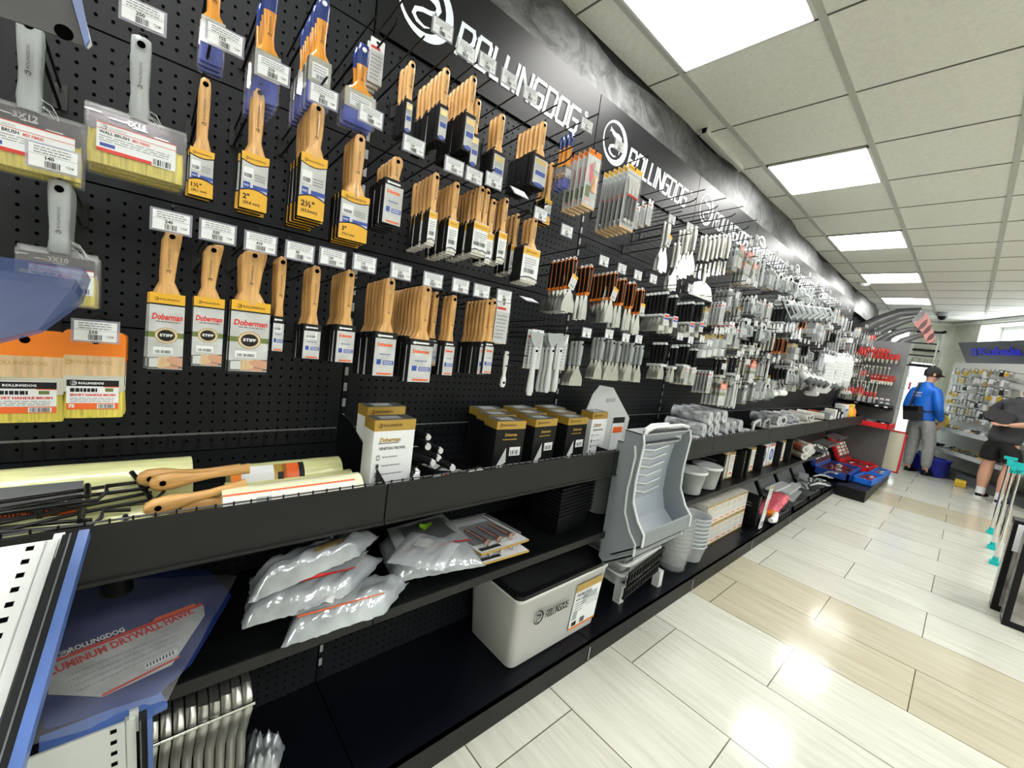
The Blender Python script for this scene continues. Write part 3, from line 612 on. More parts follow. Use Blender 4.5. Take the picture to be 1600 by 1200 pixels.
# blister / card packs
def pack(key,w,h,kind,t=.008,name='blister_pack'):
    q=w/2; c=MB(); c.rrect(-q,q,-h+.014,.014,.003,-.001,.001,'papergrey'); c.lathe([(.004,-.0014),(.004,.0014)],'hole',(0,0,.006),8,True,'y')
    c.box(-q,q,-.001,t,-h+.013,-h+.0145,'woodpale')
    pr=MB(); y=-.0014; tl=[]; 
    if kind in('brushset','trio'):
        pr.rect(-q,.0-.004,q,.014,y,'orange' if kind=='brushset' else 'yellow'); brand_small(pr,-q*.9,.005,w*.5,y-.0002)
        pr.rect(-q,-h+.014,q,-h+.022,y,'woodpale')
    g=MB(); g.rrect(-q*.9,q*.9,-h*.90,-.012,.004,-t,-.0016,'clear')
    if kind=='brushset':
        pr.poly([(-q*.6,-h*.2),(-q*.2,-h*.14),(q*.1,-h*.34),(-q*.1,-h*.52),(-q*.5,-h*.44)],y-.0002,'pink'); pr.rect(-q*.8,-h*.75,-q*.1,-h*.55,y-.0002,'green'); pr.lines(-q*.8,0,-h*.82,-h*.76,2,y-.0002,'orangered')
        it=MB(); it.T=Matrix.Translation((q*.35,-.004,-h*.35)); it.loft([ell(0,0,0,.010,.003),ell(.001,0,-.02,.006,.004),ell(-.003,0,-.04,.010,.004),ell(.002,0,-.055,.012,.003)],'woodorange'); it.T=Matrix.Translation((q*.4,-.004,-h*.10)); it.box(-.012,.012,-.002,.002,-.03,0,'bristlewhite'); tl=[part('brush_inside',it)]
    elif kind=='trio':
        pr.rect(-q*.92,-h*.88,q*.92,-.012,y-.0001,'greyprint'); pr.poly([(-q*.8,-.02),(q*.8,-.02),(q*.75,-h*.38),(-q*.75,-h*.38)],y-.0003,'greylight'); pr.lines(q*.55,q*.9,-h*.85,-h*.2,9,y-.0003,'paper'); it=MB()
        for i in range(3):
            x=(-.5+.5*i)*q; it.T=Matrix.Translation((x,-.006,-h*.42))@Matrix.Scale(1.45,4); it.loft([ell(0,0,0,.003,.003),ell(0,0,-.012,.0055,.004),ell(0,0,-.05,.0045,.004),ell(0,0,-.058,.006,.004)],'black'); it.box(-.006,.006,-.0045,.0045,-.002,.002,'red'); it.lathe([(.006,0),(.007,.003)],'silver',(0,-.003,-.064),8,True,'y')
            it.poly([(-.004,0),(.004,0),(.010,.04),(-.010,.045)],-.002,'steelsatin')
        tl=[part('tools_inside',it)]
    elif kind=='red':
        pr.rect(-q,-.02,q,.014,y,'orangered'); pr.lines(-q*.7,q*.7,-.016,.01,3,y-.0002,'paper',th=.5); pr.rect(-q,-h*.45,q,-h*.3,y,'green'); pr.lines(-q*.8,q*.8,-h*.3,-h*.15,3,y-.0002,'ink')
    elif kind=='gold':
        pr.rect(-q,-h*.12,q,.014,y,'gold'); pr.lines(-q*.8,q*.8,-h*.5,-h*.2,4,y-.0002,'ink'); pr.barcode(-q*.7,q*.6,-h*.8,-h*.62,y-.0002); brand_small(pr,-q*.8,.003,w*.7,y-.0003)
    elif kind=='pale':
        pr.rect(-q,-h*.14,q,.014,y,'paper'); pr.rect(-q*.9,-h*.1,q*.4,-h*.04,y-.0002,'red'); pr.lines(-q*.8,q*.8,-h*.8,-h*.2,7,y-.0002,'inkgrey')
    elif kind=='dark':
        pr.rect(-q,-h+.014,q,.014,y,'greydark'); pr.rect(-q*.9,-h*.1,q*.4,-h*.0,y-.0002,'paper'); pr.poly([(-q*.7,-h*.3),(q*.6,-h*.25),(q*.5,-h*.7),(-q*.5,-h*.75)],y-.0002,'greylight')
    elif kind=='box':
        g=MB(); g.rrect(-q*.95,q*.95,-h*.93,-.01,.003,-.03,-.0016,'clear'); pr.rect(-q,-h*.08,q,.014,y,'gold'); it=MB(); it.box(-q*.8,q*.8,-.022,-.004,-h*.5,-h*.12,'greyplastic'); it.box(-q*.8,q*.8,-.022,-.004,-h*.88,-h*.55,'greylight'); tl=[part('tools_inside',it)]
    P(key,name,part('card',c,None,[('print',pr,None)]),part('blister',g,'clear plastic cover'),*tl)
pack('pkbrush',.068,.190,'brushset',.010); pack('pktrio',.094,.232,'trio',.012); pack('pkred',.075,.13,'red'); pack('pkgold',.045,.10,'gold'); pack('pkpale',.055,.13,'pale'); pack('pkdark',.06,.14,'dark'); pack('pkbox',.06,.12,'box')
pack('pkslim',.035,.10,'pale')
# putty knives and scrapers
def knife(key,bw,bl,hl,hm,style='orange',hw=.0095,blade='steel'):
    q=bw/2
    h=handle_mb([(.012,.007,.006),(.010,hw*.95,.0075),(-.005,hw*1.05,.009),(-hl*.4,hw,.010),(-hl*.7,hw*.8,.009),(-hl,hw*.95,.008)],hm,True,0,10,.004)
    e=MB()
    if style=='orange':
        e.loft([ell(0,0,.016,.006,.006),ell(0,0,.014,.0085,.008),ell(0,0,.006,.0098,.0092)],'silver'); e.loft([ell(0,0,.007,.0108,.010),ell(0,0,.004,.0108,.010)],'orange'); e.loft([ell(0,0,-hl+.004,hw*1.05,.0092),ell(0,0,-hl-.005,hw*1.1,.008)],'orange')
        for sx in(-1,1): e.tube([(sx*hw*1.0,-.0075,.004),(sx*hw*.95,-.009,-hl*.4),(sx*hw*.78,-.008,-hl*.75),(sx*hw*.9,-.0075,-hl)],.0011,'orange',4)
    elif style=='grey':
        e.loft([ell(0,0,.016,.008,.007),ell(0,0,.004,.0105,.0098)],'greylight'); e.tube([(hw,-.002,0),(hw*1.05,-.004,-hl*.5),(hw*.9,-.003,-hl*.9)],.0018,'greylight',5)
        e.rrect(-q*1.02,q*1.02,-hl-.016,-hl-.004,.004,-.009,.009,'greylight')
    elif style=='steelcap':
        e.loft([ell(0,0,.016,.006,.006),ell(0,0,.0,.0105,.0095)],'silver'); e.loft([ell(0,0,-hl+.003,hw*.95,.008),ell(0,0,-hl-.012,.007,.004)],'black')
    elif style=='white':
        e.lathe([(.0055,-.0100),(.0055,.0100)],'greydark',(0,0,0),10,True,'y')
    b=MB(); zt=-hl-(.004 if style!='steelcap' else .01)
    pts=[(-hw*.7,zt+.002),(-hw*.9,zt-bl*.12),(-q*.9,zt-bl*.55),(-q,zt-bl*.75),(-q,zt-bl),(q,zt-bl),(q,zt-bl*.75),(q*.9,zt-bl*.55),(hw*.9,zt-bl*.12),(hw*.7,zt+.002)]
    b.prism(pts,-.0008,.0008,blade)
    parts=[part('handle',h),part('blade',b)]
    if style!='plain': parts.insert(1,part('end_cap',e))
    P(key,'putty_knife',*parts)
knife('ko1',.034,.092,.090,'black'); knife('ko2',.052,.090,.090,'black'); knife('ko3',.068,.084,.090,'black')
knife('kg1',.040,.078,.085,'black','grey',.008,'steelsatin'); knife('kg2',.058,.074,.085,'black','grey',.008,'steelsatin')
knife('ks1',.030,.075,.09,'steelsatin','plain'); knife('ks2',.105,.105,.10,'steelsatin','plain',blade='steel'); knife('ks3',.078,.10,.10,'steelsatin','plain')
knife('kc',.026,.075,.11,'steelsatin','steelcap'); knife('kgr',.055,.075,.075,'greyplastic','white',.009,'steelsatin'); knife('kgl',.075,.075,.08,'greyplastic','white',.0095,'steelsatin')
def hangtag(key,mt='paper'):
    m=MB(); m.box(-.016,.016,-.0006,.0006,-.05,0,mt); m.rect(-.016,-.012,.016,0,-.001,'yellow'); m.lines(-.013,.013,-.032,-.014,3,-.001,'inkgrey'); m.barcode(-.012,.012,-.046,-.035,-.001,n=9); m.tube([(0,0,0),(.004,0,.02),(0,0,.04)],.0006,'ink',4)
    P(key,'hang_tag',part('card',m))
hangtag('ht')
# card label hung on grey-cap knives
def kcard(key):
    m=MB(); m.box(-.021,.021,-.0006,.0006,-.052,0,'paper'); m.rect(-.019,-.016,.019,-.004,-.001,'red'); m.rect(-.021,-.027,.021,-.018,-.001,'blueband'); m.lines(-.018,.018,-.048,-.030,4,-.001,'inkgrey'); P(key,'card_label',part('card',m))
kcard('kcard')
# wide steel taping knife
m=MB(); m.prism([(-.125,-.12),(-.125,-.105),(-.09,-.065),(-.03,-.05),(.03,-.05),(.09,-.065),(.125,-.105),(.125,-.12)],-.001,.001,'steel')
e=MB(); e.box(-.126,.126,-.004,.004,-.128,-.118,'white'); h=handle_mb([(.012,.008,.006),(-.02,.011,.009),(-.05,.009,.008),(-.062,.02,.006)],'steelsatin')
P('wide','taping_knife',part('blade',m),part('edge_guard',e,'white plastic edge guard'),part('handle',h))
# grey float frame with ring hole (corner float)
def floatf(key,s=1.):
    m=MB(); T=m.T=Matrix.Scale(s,4)
    m.prism([(-.045,-.11),(-.05,-.02),(-.015,.012),(.015,.012),(.05,-.02),(.045,-.11)],-.002,.002,'greylight'); m.lathe([(.014,-.003),(.014,.003)],'hole',(0,0,-.018),14,True,'y')
    h=MB(); h.T=T; h.tube([(0,-.004,-.03),(0,-.04,-.045),(0,-.045,-.09),(0,-.004,-.10)],[.008,.009,.010,.008],'greyplastic',10)
    r=MB(); r.T=T; r.prism([(-.045,-.11),(.045,-.11),(.045,-.118),(-.045,-.118)],-.018,.004,'greydark')
    P(key,'corner_float',part('plate',m),part('handle',h),part('lip',r))
floatf('flt'); 
# long grey handled tool hanging blade up
def longh(key,mt='greylight'):
    h=handle_mb([(.012,.008,.006),(0,.010,.008),(-.05,.008,.007),(-.10,.011,.009),(-.135,.013,.010),(-.15,.008,.007)],mt,True)
    b=MB(); b.prism([(-.006,.012),(-.022,.03),(-.032,.06),(.032,.06),(.022,.03),(.006,.012)],-.002,.002,'greyplastic'); P(key,'scraper',part('handle',h),part('head',b))
# roller frame / mini roller
def roller(key,rl=.11,rm='white',ax=0):
    w=MB(); w.tube([(0,0,0),(0,0,-.10),(.03,0,-.12),(.03,0,-.16),(-.0,0,-.17),(-.03,0,-.17)],.003,'chrome',6)
    h=handle_mb([(.012,.008,.008),(0,.012,.012),(-.05,.011,.011),(-.07,.008,.008)],'black',True)
    s=MB(); s.cyl((-rl/2,0,-.175),(rl/2,0,-.175),.022,rm,16)
    P(key,'paint_roller',part('wire_frame',w),part('handle',h),part('sleeve',s))
roller('rol'); roller('rolz',.10,'zebra')
# screwdriver, pliers in red
h=handle_mb([(.012,.006,.006),(.008,.011,.011),(-.03,.010,.010),(-.05,.012,.012),(-.055,.006,.006)],'red',False,n=8); b=MB(); b.cyl((0,0,-.05),(0,0,-.14),.003,'chrome',8); b.box(-.004,.004,-.001,.001,-.145,-.138,'chrome'); P('scr','screwdriver',part('handle',h),part('shaft',b))
h=MB(); h.tube([(-.006,0,-.05),(-.016,0,-.02),(-.014,0,.03)],[.005,.007,.006],'red',7); h.tube([(.006,0,-.05),(.016,0,-.02),(.014,0,.03)],[.005,.007,.006],'red',7); b=MB(); b.prism([(-.012,-.05),(-.010,-.075),(-.002,-.10),(.002,-.10),(.010,-.075),(.012,-.05)],-.005,.005,'chrome'); P('pli','pliers',part('handles',h),part('jaws',b))
h=MB(); h.T=Matrix.Translation((0,0,0)); h.tube([(0,0,.0),(0,0,-.12)],.005,'chrome',7); h.lathe([(.012,-.004),(.012,.004)],'chrome',(0,0,-.13),12,True,'y'); e=MB(); e.lathe([(.010,-.004),(.010,.004)],'chrome',(0,0,.004),12,True,'y'); P('wre','wrench',part('shank',h),part('ring_end',e))
longh('longh')
h=handle_mb([(.05,.008,.005),(.03,.010,.006),(.0,.009,.006),(-.03,.006,.005),(-.045,.011,.006),(-.065,.011,.006),(-.072,.006,.005)],'white',True,-.056)
P('stick','plastic_tool',part('handle',h))
# ================================================================ goods on the hooks
CNT={}; NTH=['first','second','third','fourth','fifth','sixth','seventh','eighth','ninth','tenth','eleventh','twelfth','thirteenth','fourteenth','fifteenth','sixteenth','seventeenth','eighteenth','nineteenth','twentieth']
def place_name(X,z):
    k=int(math.floor(X-X0))+2
    bay=(['edge bay','first bay']+[n+' bay' for n in NTH[1:9]])[max(0,k)] if k<10 else 'last bay'
    row='top' if z>1.9 else 'upper' if z>1.6 else 'middle' if z>1.40 else 'lower'
    c=CNT.get((bay,row),0); CNT[(bay,row)]=c+1
    return '%s hook, %s row, %s'%(NTH[min(c,19)],row,bay)
def put_tag(p,where,price=None,rz=0,rx=0,key=None):
    key=key or 'tag%d'%random.randrange(4)
    if price:
        key='tagp'+price
        if key not in PROTO: ptag(key,price,int(price)%7)
    inst(key,p,(rx,0,rz),('white price tag reading %s grn, '%price if price else 'small white price tag, ')+where,'price tag','price tags on the hooks')
def hang(key,px,py,n,desc,cat='brush',yf=1.0,step=.0195,price=None,tagpx=None,notag=False,grp=None,rz=0.,hk='hook',X=None,z=None,extra=None,hookon=True,tz=.047,tyf=None):
    p=at(px,py,y=yf) if X is None else Vector((X,yf,z))
    w=place_name(p.x,p.z)
    if hookon:
        inst(hk,(p.x,YW,p.z-.019),(0,0,0),'black wire display hook, '+w,'hook','display hooks on the pegboard')
    grp=grp or desc
    for i in range(n):
        o='front' if i==0 else 'rearmost' if i==n-1 else NTH[i]+' from front'
        if n==1: o='alone'
        inst(key,(p.x+(random.uniform(-.0015,.0015) if i else 0),yf+i*step,p.z-.1*i*step),(0,random.uniform(-.02,.02) if i else 0,rz+random.uniform(-.05,.05)*(1 if i else .4)),'%s, %s, %s'%(desc,o,w),cat,grp)
        if extra and i in (0,2): inst(extra,(p.x+.004,yf+i*step-.014,p.z-.05),(0,random.uniform(-.5,.5),rz),'paper label tied to %s tool, %s'%('front' if not i else 'third',w),'label','tie-on labels')
    if not notag:
        if tagpx: q=at(tagpx[0],tagpx[1],y=tyf or .945)
        else: q=Vector((p.x+.004,.938,p.z+tz))
        put_tag(q,w,price,rz=random.uniform(-.06,.06))
    return p
Y='yellow-sleeved wooden brush'; D='curved-handle brush in grey card'; K='brush in black-topped grey card'
hang('wb12',47,42,2,'grey-handled 3X12 wall brush','wall brush',step=.026,notag=True)
hang('wb16',221,72,3,'grey-handled 4X16 wall brush','wall brush',step=.022,price='250',tagpx=(224,24))
hang('by1',321,134,2,'narrow '+Y,price='155',tagpx=(352,62))
hang('by2',405,147,3,'two inch '+Y,price='210',tagpx=(427,110))
hang('by25',496,172,6,'broad '+Y,price='265',tagpx=(506,151))
hang('by3',562,220,4,'three inch '+Y,price='540',tagpx=(580,182))
hang('bo2',338,-60,3,'small blue-bristled brush',notag=True,step=.016)
hang('bo25',424,-8,5,'orange-handled blue-bristled brush',notag=True)
hang('bo25',506,8,8,'orange-handled blue brush',notag=True,step=.017)
hang('bo4',568,80,2,'broad orange-handled blue brush',notag=True)
hang('pkslim',590,72,4,'slim blue card pack','card pack',yf=1.1,notag=True)
hang('wb10',94,295,5,'grey-handled 3X10 wall brush','wall brush',step=.016,price='140',tagpx=(84,249))
hang('otw',40,530,4,'broad orange-topped short brush',step=.022,notag=True)
hang('ot',150,532,5,'orange-topped short brush',step=.018,price='210',tagpx=(150,518))
hang('bd1',266,370,3,D,price='240',tagpx=(268,347))
hang('bd2',331,391,2,D,price='320',tagpx=(341,363))
hang('bd3',397,400,3,'wide '+D,price='410',tagpx=(408,380))
hang('bk0',441,410,3,'narrow '+K,price='85',tagpx=(469,394))
hang('bk1',494,424,4,K,price='130',tagpx=(520,403))
hang('bk15',547,430,6,K,price='175',tagpx=(570,412))
hang('bk2',610,442,7,K,price='230',tagpx=(627,425))
hang('bk2',653,455,8,K,notag=True,yf=1.03)
hang('bk25',667,453,2,'wide '+K,price='265',tagpx=(677,438),yf=.99)
hang('bk1',681,463,3,'half-hidden '+K,notag=True,yf=1.03)
hang('bkn',709,468,3,'slim '+K,price='95',tagpx=(720,447))
hang('bkn',763,474,6,'slim '+K,price='115',tagpx=(753,455))
hang('bkn',771,473,1,'foremost slim '+K,notag=True,yf=.99,hookon=False)
hang('pkpale',787,478,3,'clear pack with white tool','tool pack',price='190',tagpx=(788,463))
hang('stick',789,572,1,'white-handled tool in clear pack','scraper',yf=1.05,notag=True)
# top row of the second bay
L1='small brush with black loop'
hang('bl1',643,105,3,L1,price='85',tagpx=(692,46))
hang('bl2',697,115,7,L1,price='110',tagpx=(728,80))
hang('bl25',739,127,7,L1,price='130',tagpx=(762,99))
hang('bl2',746,163,2,L1,notag=True)
hang('bl3',784,186,3,L1,price='155',tagpx=(796,124))
hang('blw',849,197,6,'wide brush with black loop',price='180',tagpx=(829,148))
hang('bdr',618,253,5,'short brush in black card',price='120',tagpx=(647,228))
hang('by1',862,260,3,'orange-handled brush behind loops',yf=1.08,notag=True)
hang('bo2',893,215,3,'orange-handled brush beside packs',yf=1.06,notag=True)
hang('pkbrush',930,243,5,'orange-topped brush blister card','blister pack',step=.022,tagpx=(917,196),tyf=.95,price='240')
hang('pktrio',992,268,6,'blister card with three tools','blister pack',step=.022,tagpx=(968,228),tyf=.95,price='320')
# second row of the second bay
L2='white-bristled brush with loop'
hang('bw1',681,278,6,L2,price='60',tagpx=(710,260))
hang('bw2',713,292,6,L2,price='75',tagpx=(741,275))
hang('bw2',752,298,7,L2,price='85',tagpx=(772,283))
hang('bw2',761,302,2,L2,notag=True,hookon=False)
hang('bw1',770,318,3,'slim '+L2,notag=True)
hang('bw2',790,316,3,L2,notag=True)
hang('bw3',835,346,3,'broad yellow-banded brush',price='150',tagpx=(845,335))
hang('bw2',808,340,4,L2,yf=1.05,notag=True)
put_tag(at(812,301,y=.95),'turned sideways on second row, second bay',rx=-.8)
put_tag(at(827,468,y=.95),'tilted flat beside the black scrapers',rx=-1.2)
put_tag(at(886,361,y=.95),'below the orange brush cards')
for i_,q in enumerate(((944,408),(972,420),(997,430),(1021,436))): put_tag(at(*q,y=.95),'%s of four between blister cards and scrapers'%NTH[i_])
# black and orange putty knives
OK='black and orange putty knife'
hang('ko3',897,408,6,OK,'putty knife',extra='ht',notag=True)
hang('ko1',922,420,3,OK,'putty knife',notag=True)
hang('ko2',961,430,6,OK,'putty knife',extra='ht',notag=True)
hang('ko1',975,440,3,'slim '+OK,'putty knife',notag=True)
hang('ko1',990,446,2,OK,'putty knife',notag=True)
hang('ko2',1003,456,4,OK,'putty knife',extra='ht',notag=True)
# lower row of the second bay
hang('pkpale',840,522,2,'white card with grey handled tool','tool pack',notag=True,yf=.98)
hang('longh',836,548,1,'grey-handled tool, head up','scraper',yf=.97,notag=True,hookon=False)
for q,n in ((862,3),(874,2)): hang('longh',q,548,n,'grey-handled scraper, head up','scraper',yf=1.0,notag=True,hookon=False)
hang('pkpale',880,528,4,'pale card pack of scraper','tool pack',notag=True)
hang('kgl',908,538,3,'grey plastic wide scraper','putty knife',tagpx=(917,520),tyf=.95)
KS='grey-handled steel putty knife'
for x,y,n,kk in ((942,532,3,'kgr'),(957,536,4,'kgr'),(968,538,3,'kgr'),(988,540,4,'kgr'),(1003,544,4,'kgr')):
    hang(kk,x,y,n,KS,'putty knife',tagpx=(x+10,y-10) if x%2==0 else None,tyf=.95,notag=bool(x%2))
KG='black-handled knife with grey ends'
for x,y,n in ((1040,540,4),(1057,545,2),(1075,543,5),(1087,549,3)): hang('kg2' if n>3 else 'kg1',x,y,n,KG,'putty knife',tz=.05)
for x,y,n,kk in ((1042,461,6,'kg2'),(1056,466,4,'kg1'),(1082,476,5,'kg2'),(1097,477,4,'kg1')):
    p=hang(kk,x,y,n,KG,'putty knife',notag=x!=1056)
    inst('kcard',(p.x+.005,yf_-.012 if False else .985,p.z-.085),(0,0,0),'white card with red and blue band over the knife at pixel column %s'%({1042:'leftmost',1056:'second',1082:'third',1097:'rightmost'}[x]) if False else '%s white, red and blue card on the grey-ended knives'%({1042:'leftmost',1056:'second',1082:'third',1097:'rightmost'}[x]),'label','cards on the grey-ended knives')
# top row of the third bay
hang('pkslim',1017,318,3,'clear slim pack','tool pack',notag=True,step=.03)
hang('ks3',1046,350,2,'all-steel trowel with yellow label','putty knife',extra='ht',tagpx=(1050,343),tyf=.95)
hang('ks3',1061,383,2,'all-steel slim trowel','putty knife',notag=True)
hang('ks2',1076,362,3,'all-steel wide knife','putty knife',tagpx=(1078,355),tyf=.95)
hang('ks2',1088,358,3,'all-steel wide knife','putty knife',notag=True)
hang('wide',1102,425,1,'very wide steel taping knife','taping knife',yf=.97,notag=True)
for x,y,n in ((1103,372,2),(1110,374,2),(1117,372,2),(1124,371,2),(1131,370,2),(1141,372,3)): hang('kc',x,y,n,'steel-handled knife, black collar','putty knife',notag=True,hookon=n==3)
hang('pkdark',1153,388,3,'black tool hanging in pack','tool pack',tz=.03)
hang('pkred',1167,414,4,'red-topped green card pack','tool pack',step=.02)
hang('pkred',1181,416,4,'red-topped card pack','tool pack',step=.02)
hang('pkgold',1105,484,4,'gold-topped card pack','tool pack',notag=True)
hang('pkpale',1131,475,4,'red and white card pack','tool pack')
hang('pkgold',1156,482,4,'gold card with float handle','tool pack')
hang('flt',1166,500,2,'grey corner float with round hole','corner float',yf=.97,notag=True)
hang('flt',1194,508,2,'grey corner float with round hole','corner float',yf=.97,notag=True)
for x,y in ((1098,527),(1107,527),(1116,526),(1127,527)): hang('pkbox',x,y,3,'clear box with grey heads','tool pack',tz=.04)
hang('pkpale',1111,583,5,'white and red card pack','tool pack')
hang('pkgold',1134,563,4,'wooden-backed brush pack','tool pack')
hang('pkdark',1150,575,4,'dark card pack','tool pack')
for x,y in ((1075,600),(1085,602)): hang('pkslim',x,y-25,5,'slim pale pack','tool pack',notag=True)
# the crowded bays farther along
far_kinds={
 3:[('pkred','red and green card pack','tool pack'),('longh','pale grey long-handled scraper','scraper'),('pkdark','dark float pack','tool pack'),('flt','grey ringed float','corner float'),('pkpale','pale clear pack','tool pack'),('kg2','black knife with grey ends','putty knife'),('kg2','black handled filling knife','putty knife'),('kc','steel and black slim knife','putty knife')],
 4:[('rol','paint roller with wire frame','paint roller'),('flt','large grey ringed float','corner float'),('kgl','grey wide scraper','putty knife'),('pkdark','black tool pack','tool pack'),('ko2','black and red handled knife','putty knife'),('pkbox','clear box pack','tool pack')],
 5:[('pkdark','dark card pack','tool pack'),('rol','white paint roller','paint roller'),('pkpale','pale card pack','tool pack'),('pkgold','yellowish card pack','tool pack'),('rolz','striped paint roller','paint roller'),('longh','grey long-handled tool','scraper')],
 6:[('pkpale','white bagged tool','tool pack'),('rol','white roller on frame','paint roller'),('pkgold','yellow card pack','tool pack'),('pkslim','slim white pack','tool pack')],
 7:[('pkslim','white slim pack','tool pack'),('pkpale','pale bagged pack','tool pack'),('scr','red-handled screwdriver','screwdriver'),('pli','red pliers','pliers')]}
rd=random.Random(11)
def far_bay(k,rows,nx,xa0=0.,nmin=2,nmax=4):
    xa=X0+k-1
    for r,z in enumerate(rows):
        for i in range(nx):
            X=xa+.06+xa0+(1-xa0-.08)*(i+rd.random()*.3)/nx
            kk,ds,ct=far_kinds[k][(i//2+r*2)%len(far_kinds[k])]
            hang(kk,0,0,rd.randint(nmin,nmax),ds,ct,X=X,z=z+rd.uniform(-.02,.02),yf=1.0+rd.uniform(-.04,.02),step=.024,notag=rd.random()<.35,rz=rd.uniform(-.15,.15))
far_bay_extra=True
# slanting rows of big rollers, clear boxes and white bags in the middle of the run
m=MB(); m.cyl((0,0,-.03),(0,0,-.28),.030,'white',18); e=MB(); e.cyl((0,0,-.28),(0,0,-.33),.034,'greydark',14); e2=MB(); e2.tube([(0,0,.02),(0,0,-.03)],[.008,.012],'greylight',10); w_=MB(); w_.tube([(.0,-.033,-.02),(.034,-.02,-.1),(.036,-.02,-.27)],.003,'wire',5)
P('bigroll','paint_roller',part('sleeve',m),part('end_block',e,'dark end'),part('neck',e2),part('wire_frame',w_))
for i in range(7):
    p=at(1222+9*i,556+3*i,y=1.16); p.y=1.16; inst('bigroll',p,(math.radians(-52),0,0),'large white roller hanging slanted above far tray, %s from left'%NTH[i],'paint roller','slanting white rollers')
    p=at(1222+9.5*i,470+1.2*i,y=1.0); inst('flt',p,(math.radians(-30),0,.3),'grey ringed float slanting up under the far signs, %s from left'%NTH[i],'corner float','upper slanting floats',(1.4,1.4,1.4))
for i,(px,py) in enumerate(((1183,592),(1202,590),(1222,588))):
    p=at(px,py,y=1.02); inst('pkbox',p,(0,0,.1),'big clear plastic box hanging low above far tray, %s from left'%NTH[i],'tool pack','big clear boxes low on the wall',(2.1,1.8,1.3))
for i,(px,py) in enumerate(((1292,553),(1308,551),(1322,552))):
    p=at(px,py,y=.98); m=MB(); rr_=[]
    for z,hw,hd in ((.0,.05,.01),(-.03,.12,.03),(-.2,.16,.05),(-.34,.15,.05),(-.38,.13,.02)): rr_.append(ell(0,0,z,hw,hd,14,3))
    m.loft(rr_,'whitebag'); l=MB(); l.rect(-.08,-.30,.08,-.08,-.055,'paper'); l.lines(-.07,.07,-.28,-.1,6,-.0555,'greylight'); thing_=('plastic_bag',)
    P('wbag%d'%i,'plastic_bag',part('bag',m),part('printed_label',l)); inst('wbag%d'%i,p,(0,0,-.3),'white plastic bag hanging near the red display, %s from left'%NTH[i],'bag','white hanging bags')
far_bay(3,(2.02,1.80,1.60,1.40,1.25),8,.0,3,5)
far_bay(4,(2.04,1.82,1.60,1.38),8,0,3,5)
far_bay(5,(2.03,1.80,1.58,1.40),8,0,2,4)
far_bay(6,(2.0,1.80,1.6,1.40),7,0,2,4)
far_bay(7,(2.0,1.78,1.55,1.3),5,0,2,3)
# empty hooks reaching over the signs
for px,py in ((1066,308),(1100,320),(1128,332),(1150,352)):
    p=at(px,py,y=1.0); inst('hooklong',(p.x,YW,p.z-.05),(0,0,0),'empty black wire hook, %s of four before the signs'%{1066:'nearest',1100:'second',1128:'third',1150:'farthest'}[px],'hook','display hooks on the pegboard')
# ================================================================ goods lying on the shelves
TRAYZ,MIDZ,BASEZ=.853,.579,.101
def thing(mb_parts,name,loc,label,cat,group=None,rot=(0,0,0)):
    """mb_parts: list of part(...) in the thing's own frame"""
    key='_%d'%len(PROTO); P(key,name,*mb_parts); return inst(key,loc,rot,label,cat,group)
def again(key,loc,rot,label,cat,group=None,scale=None): return inst(key,loc,rot,label,cat,group,scale)
def roll(x0,x1,y,z,r,label,mt='fiber',lab=None,name='mesh_roll',rz=0,core=True):
    L=x1-x0; m=MB(); rings=[]
    for i in range(9):
        t=i/8; rr=r*(1+.012*math.sin(i*2.3)); rings.append([(L*t-L/2, rr*math.cos(2*math.pi*k/28)*(1.0), rr*math.sin(2*math.pi*k/28)) for k in range(28)])
    m.loft(rings,mt); parts=[part('roll',m)]
    if core:
        c=MB(); c.lathe([(r*.55,L/2+.0005),(r*.5,L/2+.001)],'greydark',n=18,ax='x'); c.lathe([(r*.93,L/2-.004),(r*.97,L/2+.0006),(r*.6,L/2+.0006)],'fiberlight',n=24,ax='x',cap=False); parts.append(part('roll_end',c))
    if lab:
        a0,a1,u0,u1,fn=lab; l=MB(); n=10; vs=[]
        for i in range(n+1):
            a=math.radians(a0+(a1-a0)*i/n); vs+=[(-L/2+L*u0,(r+.0018)*math.cos(a),(r+.0018)*math.sin(a)),(-L/2+L*u1,(r+.0018)*math.cos(a),(r+.0018)*math.sin(a))]
        fn(l,vs,n,L,r,a0,a1,u0,u1); parts.append(part('paper_label',l))
    return thing(parts,name,((x0+x1)/2,y,z),label,'roll',None,(0,0,rz))
def curved_patch(l,L,r,u0,u1,a0,a1,mt,lift=.0018,n=6):
    vs=[]
    for i in range(n+1):
        a=math.radians(a0+(a1-a0)*i/n); vs+=[(-L/2+L*u0,(r+lift)*math.cos(a),(r+lift)*math.sin(a)),(-L/2+L*u1,(r+lift)*math.cos(a),(r+lift)*math.sin(a))]
    l.add(vs,[(2*i,2*i+1,2*i+3,2*i+2) for i in range(n)],mt,True)
def labA(l,vs,n,L,r,a0,a1,u0,u1):
    curved_patch(l,L,r,u0,u1,a0,a1,'greydark'); curved_patch(l,L,r,u0+.15,u1-.01,a0+ (a1-a0)*.55,a1,'orangered',.0024)
    T=l.T.copy(); l.T=T@Matrix.Rotation(math.radians(-3),4,'X'); l.text('#80006',L*(u1-.5)-.055,.009,.010,-r-.0035,'paper',bold=.04); l.text('PROTECTION SERIES',L*(u1-.5)-.11,-.008,.008,-r-.004,'ink',bold=.04); l.T=T
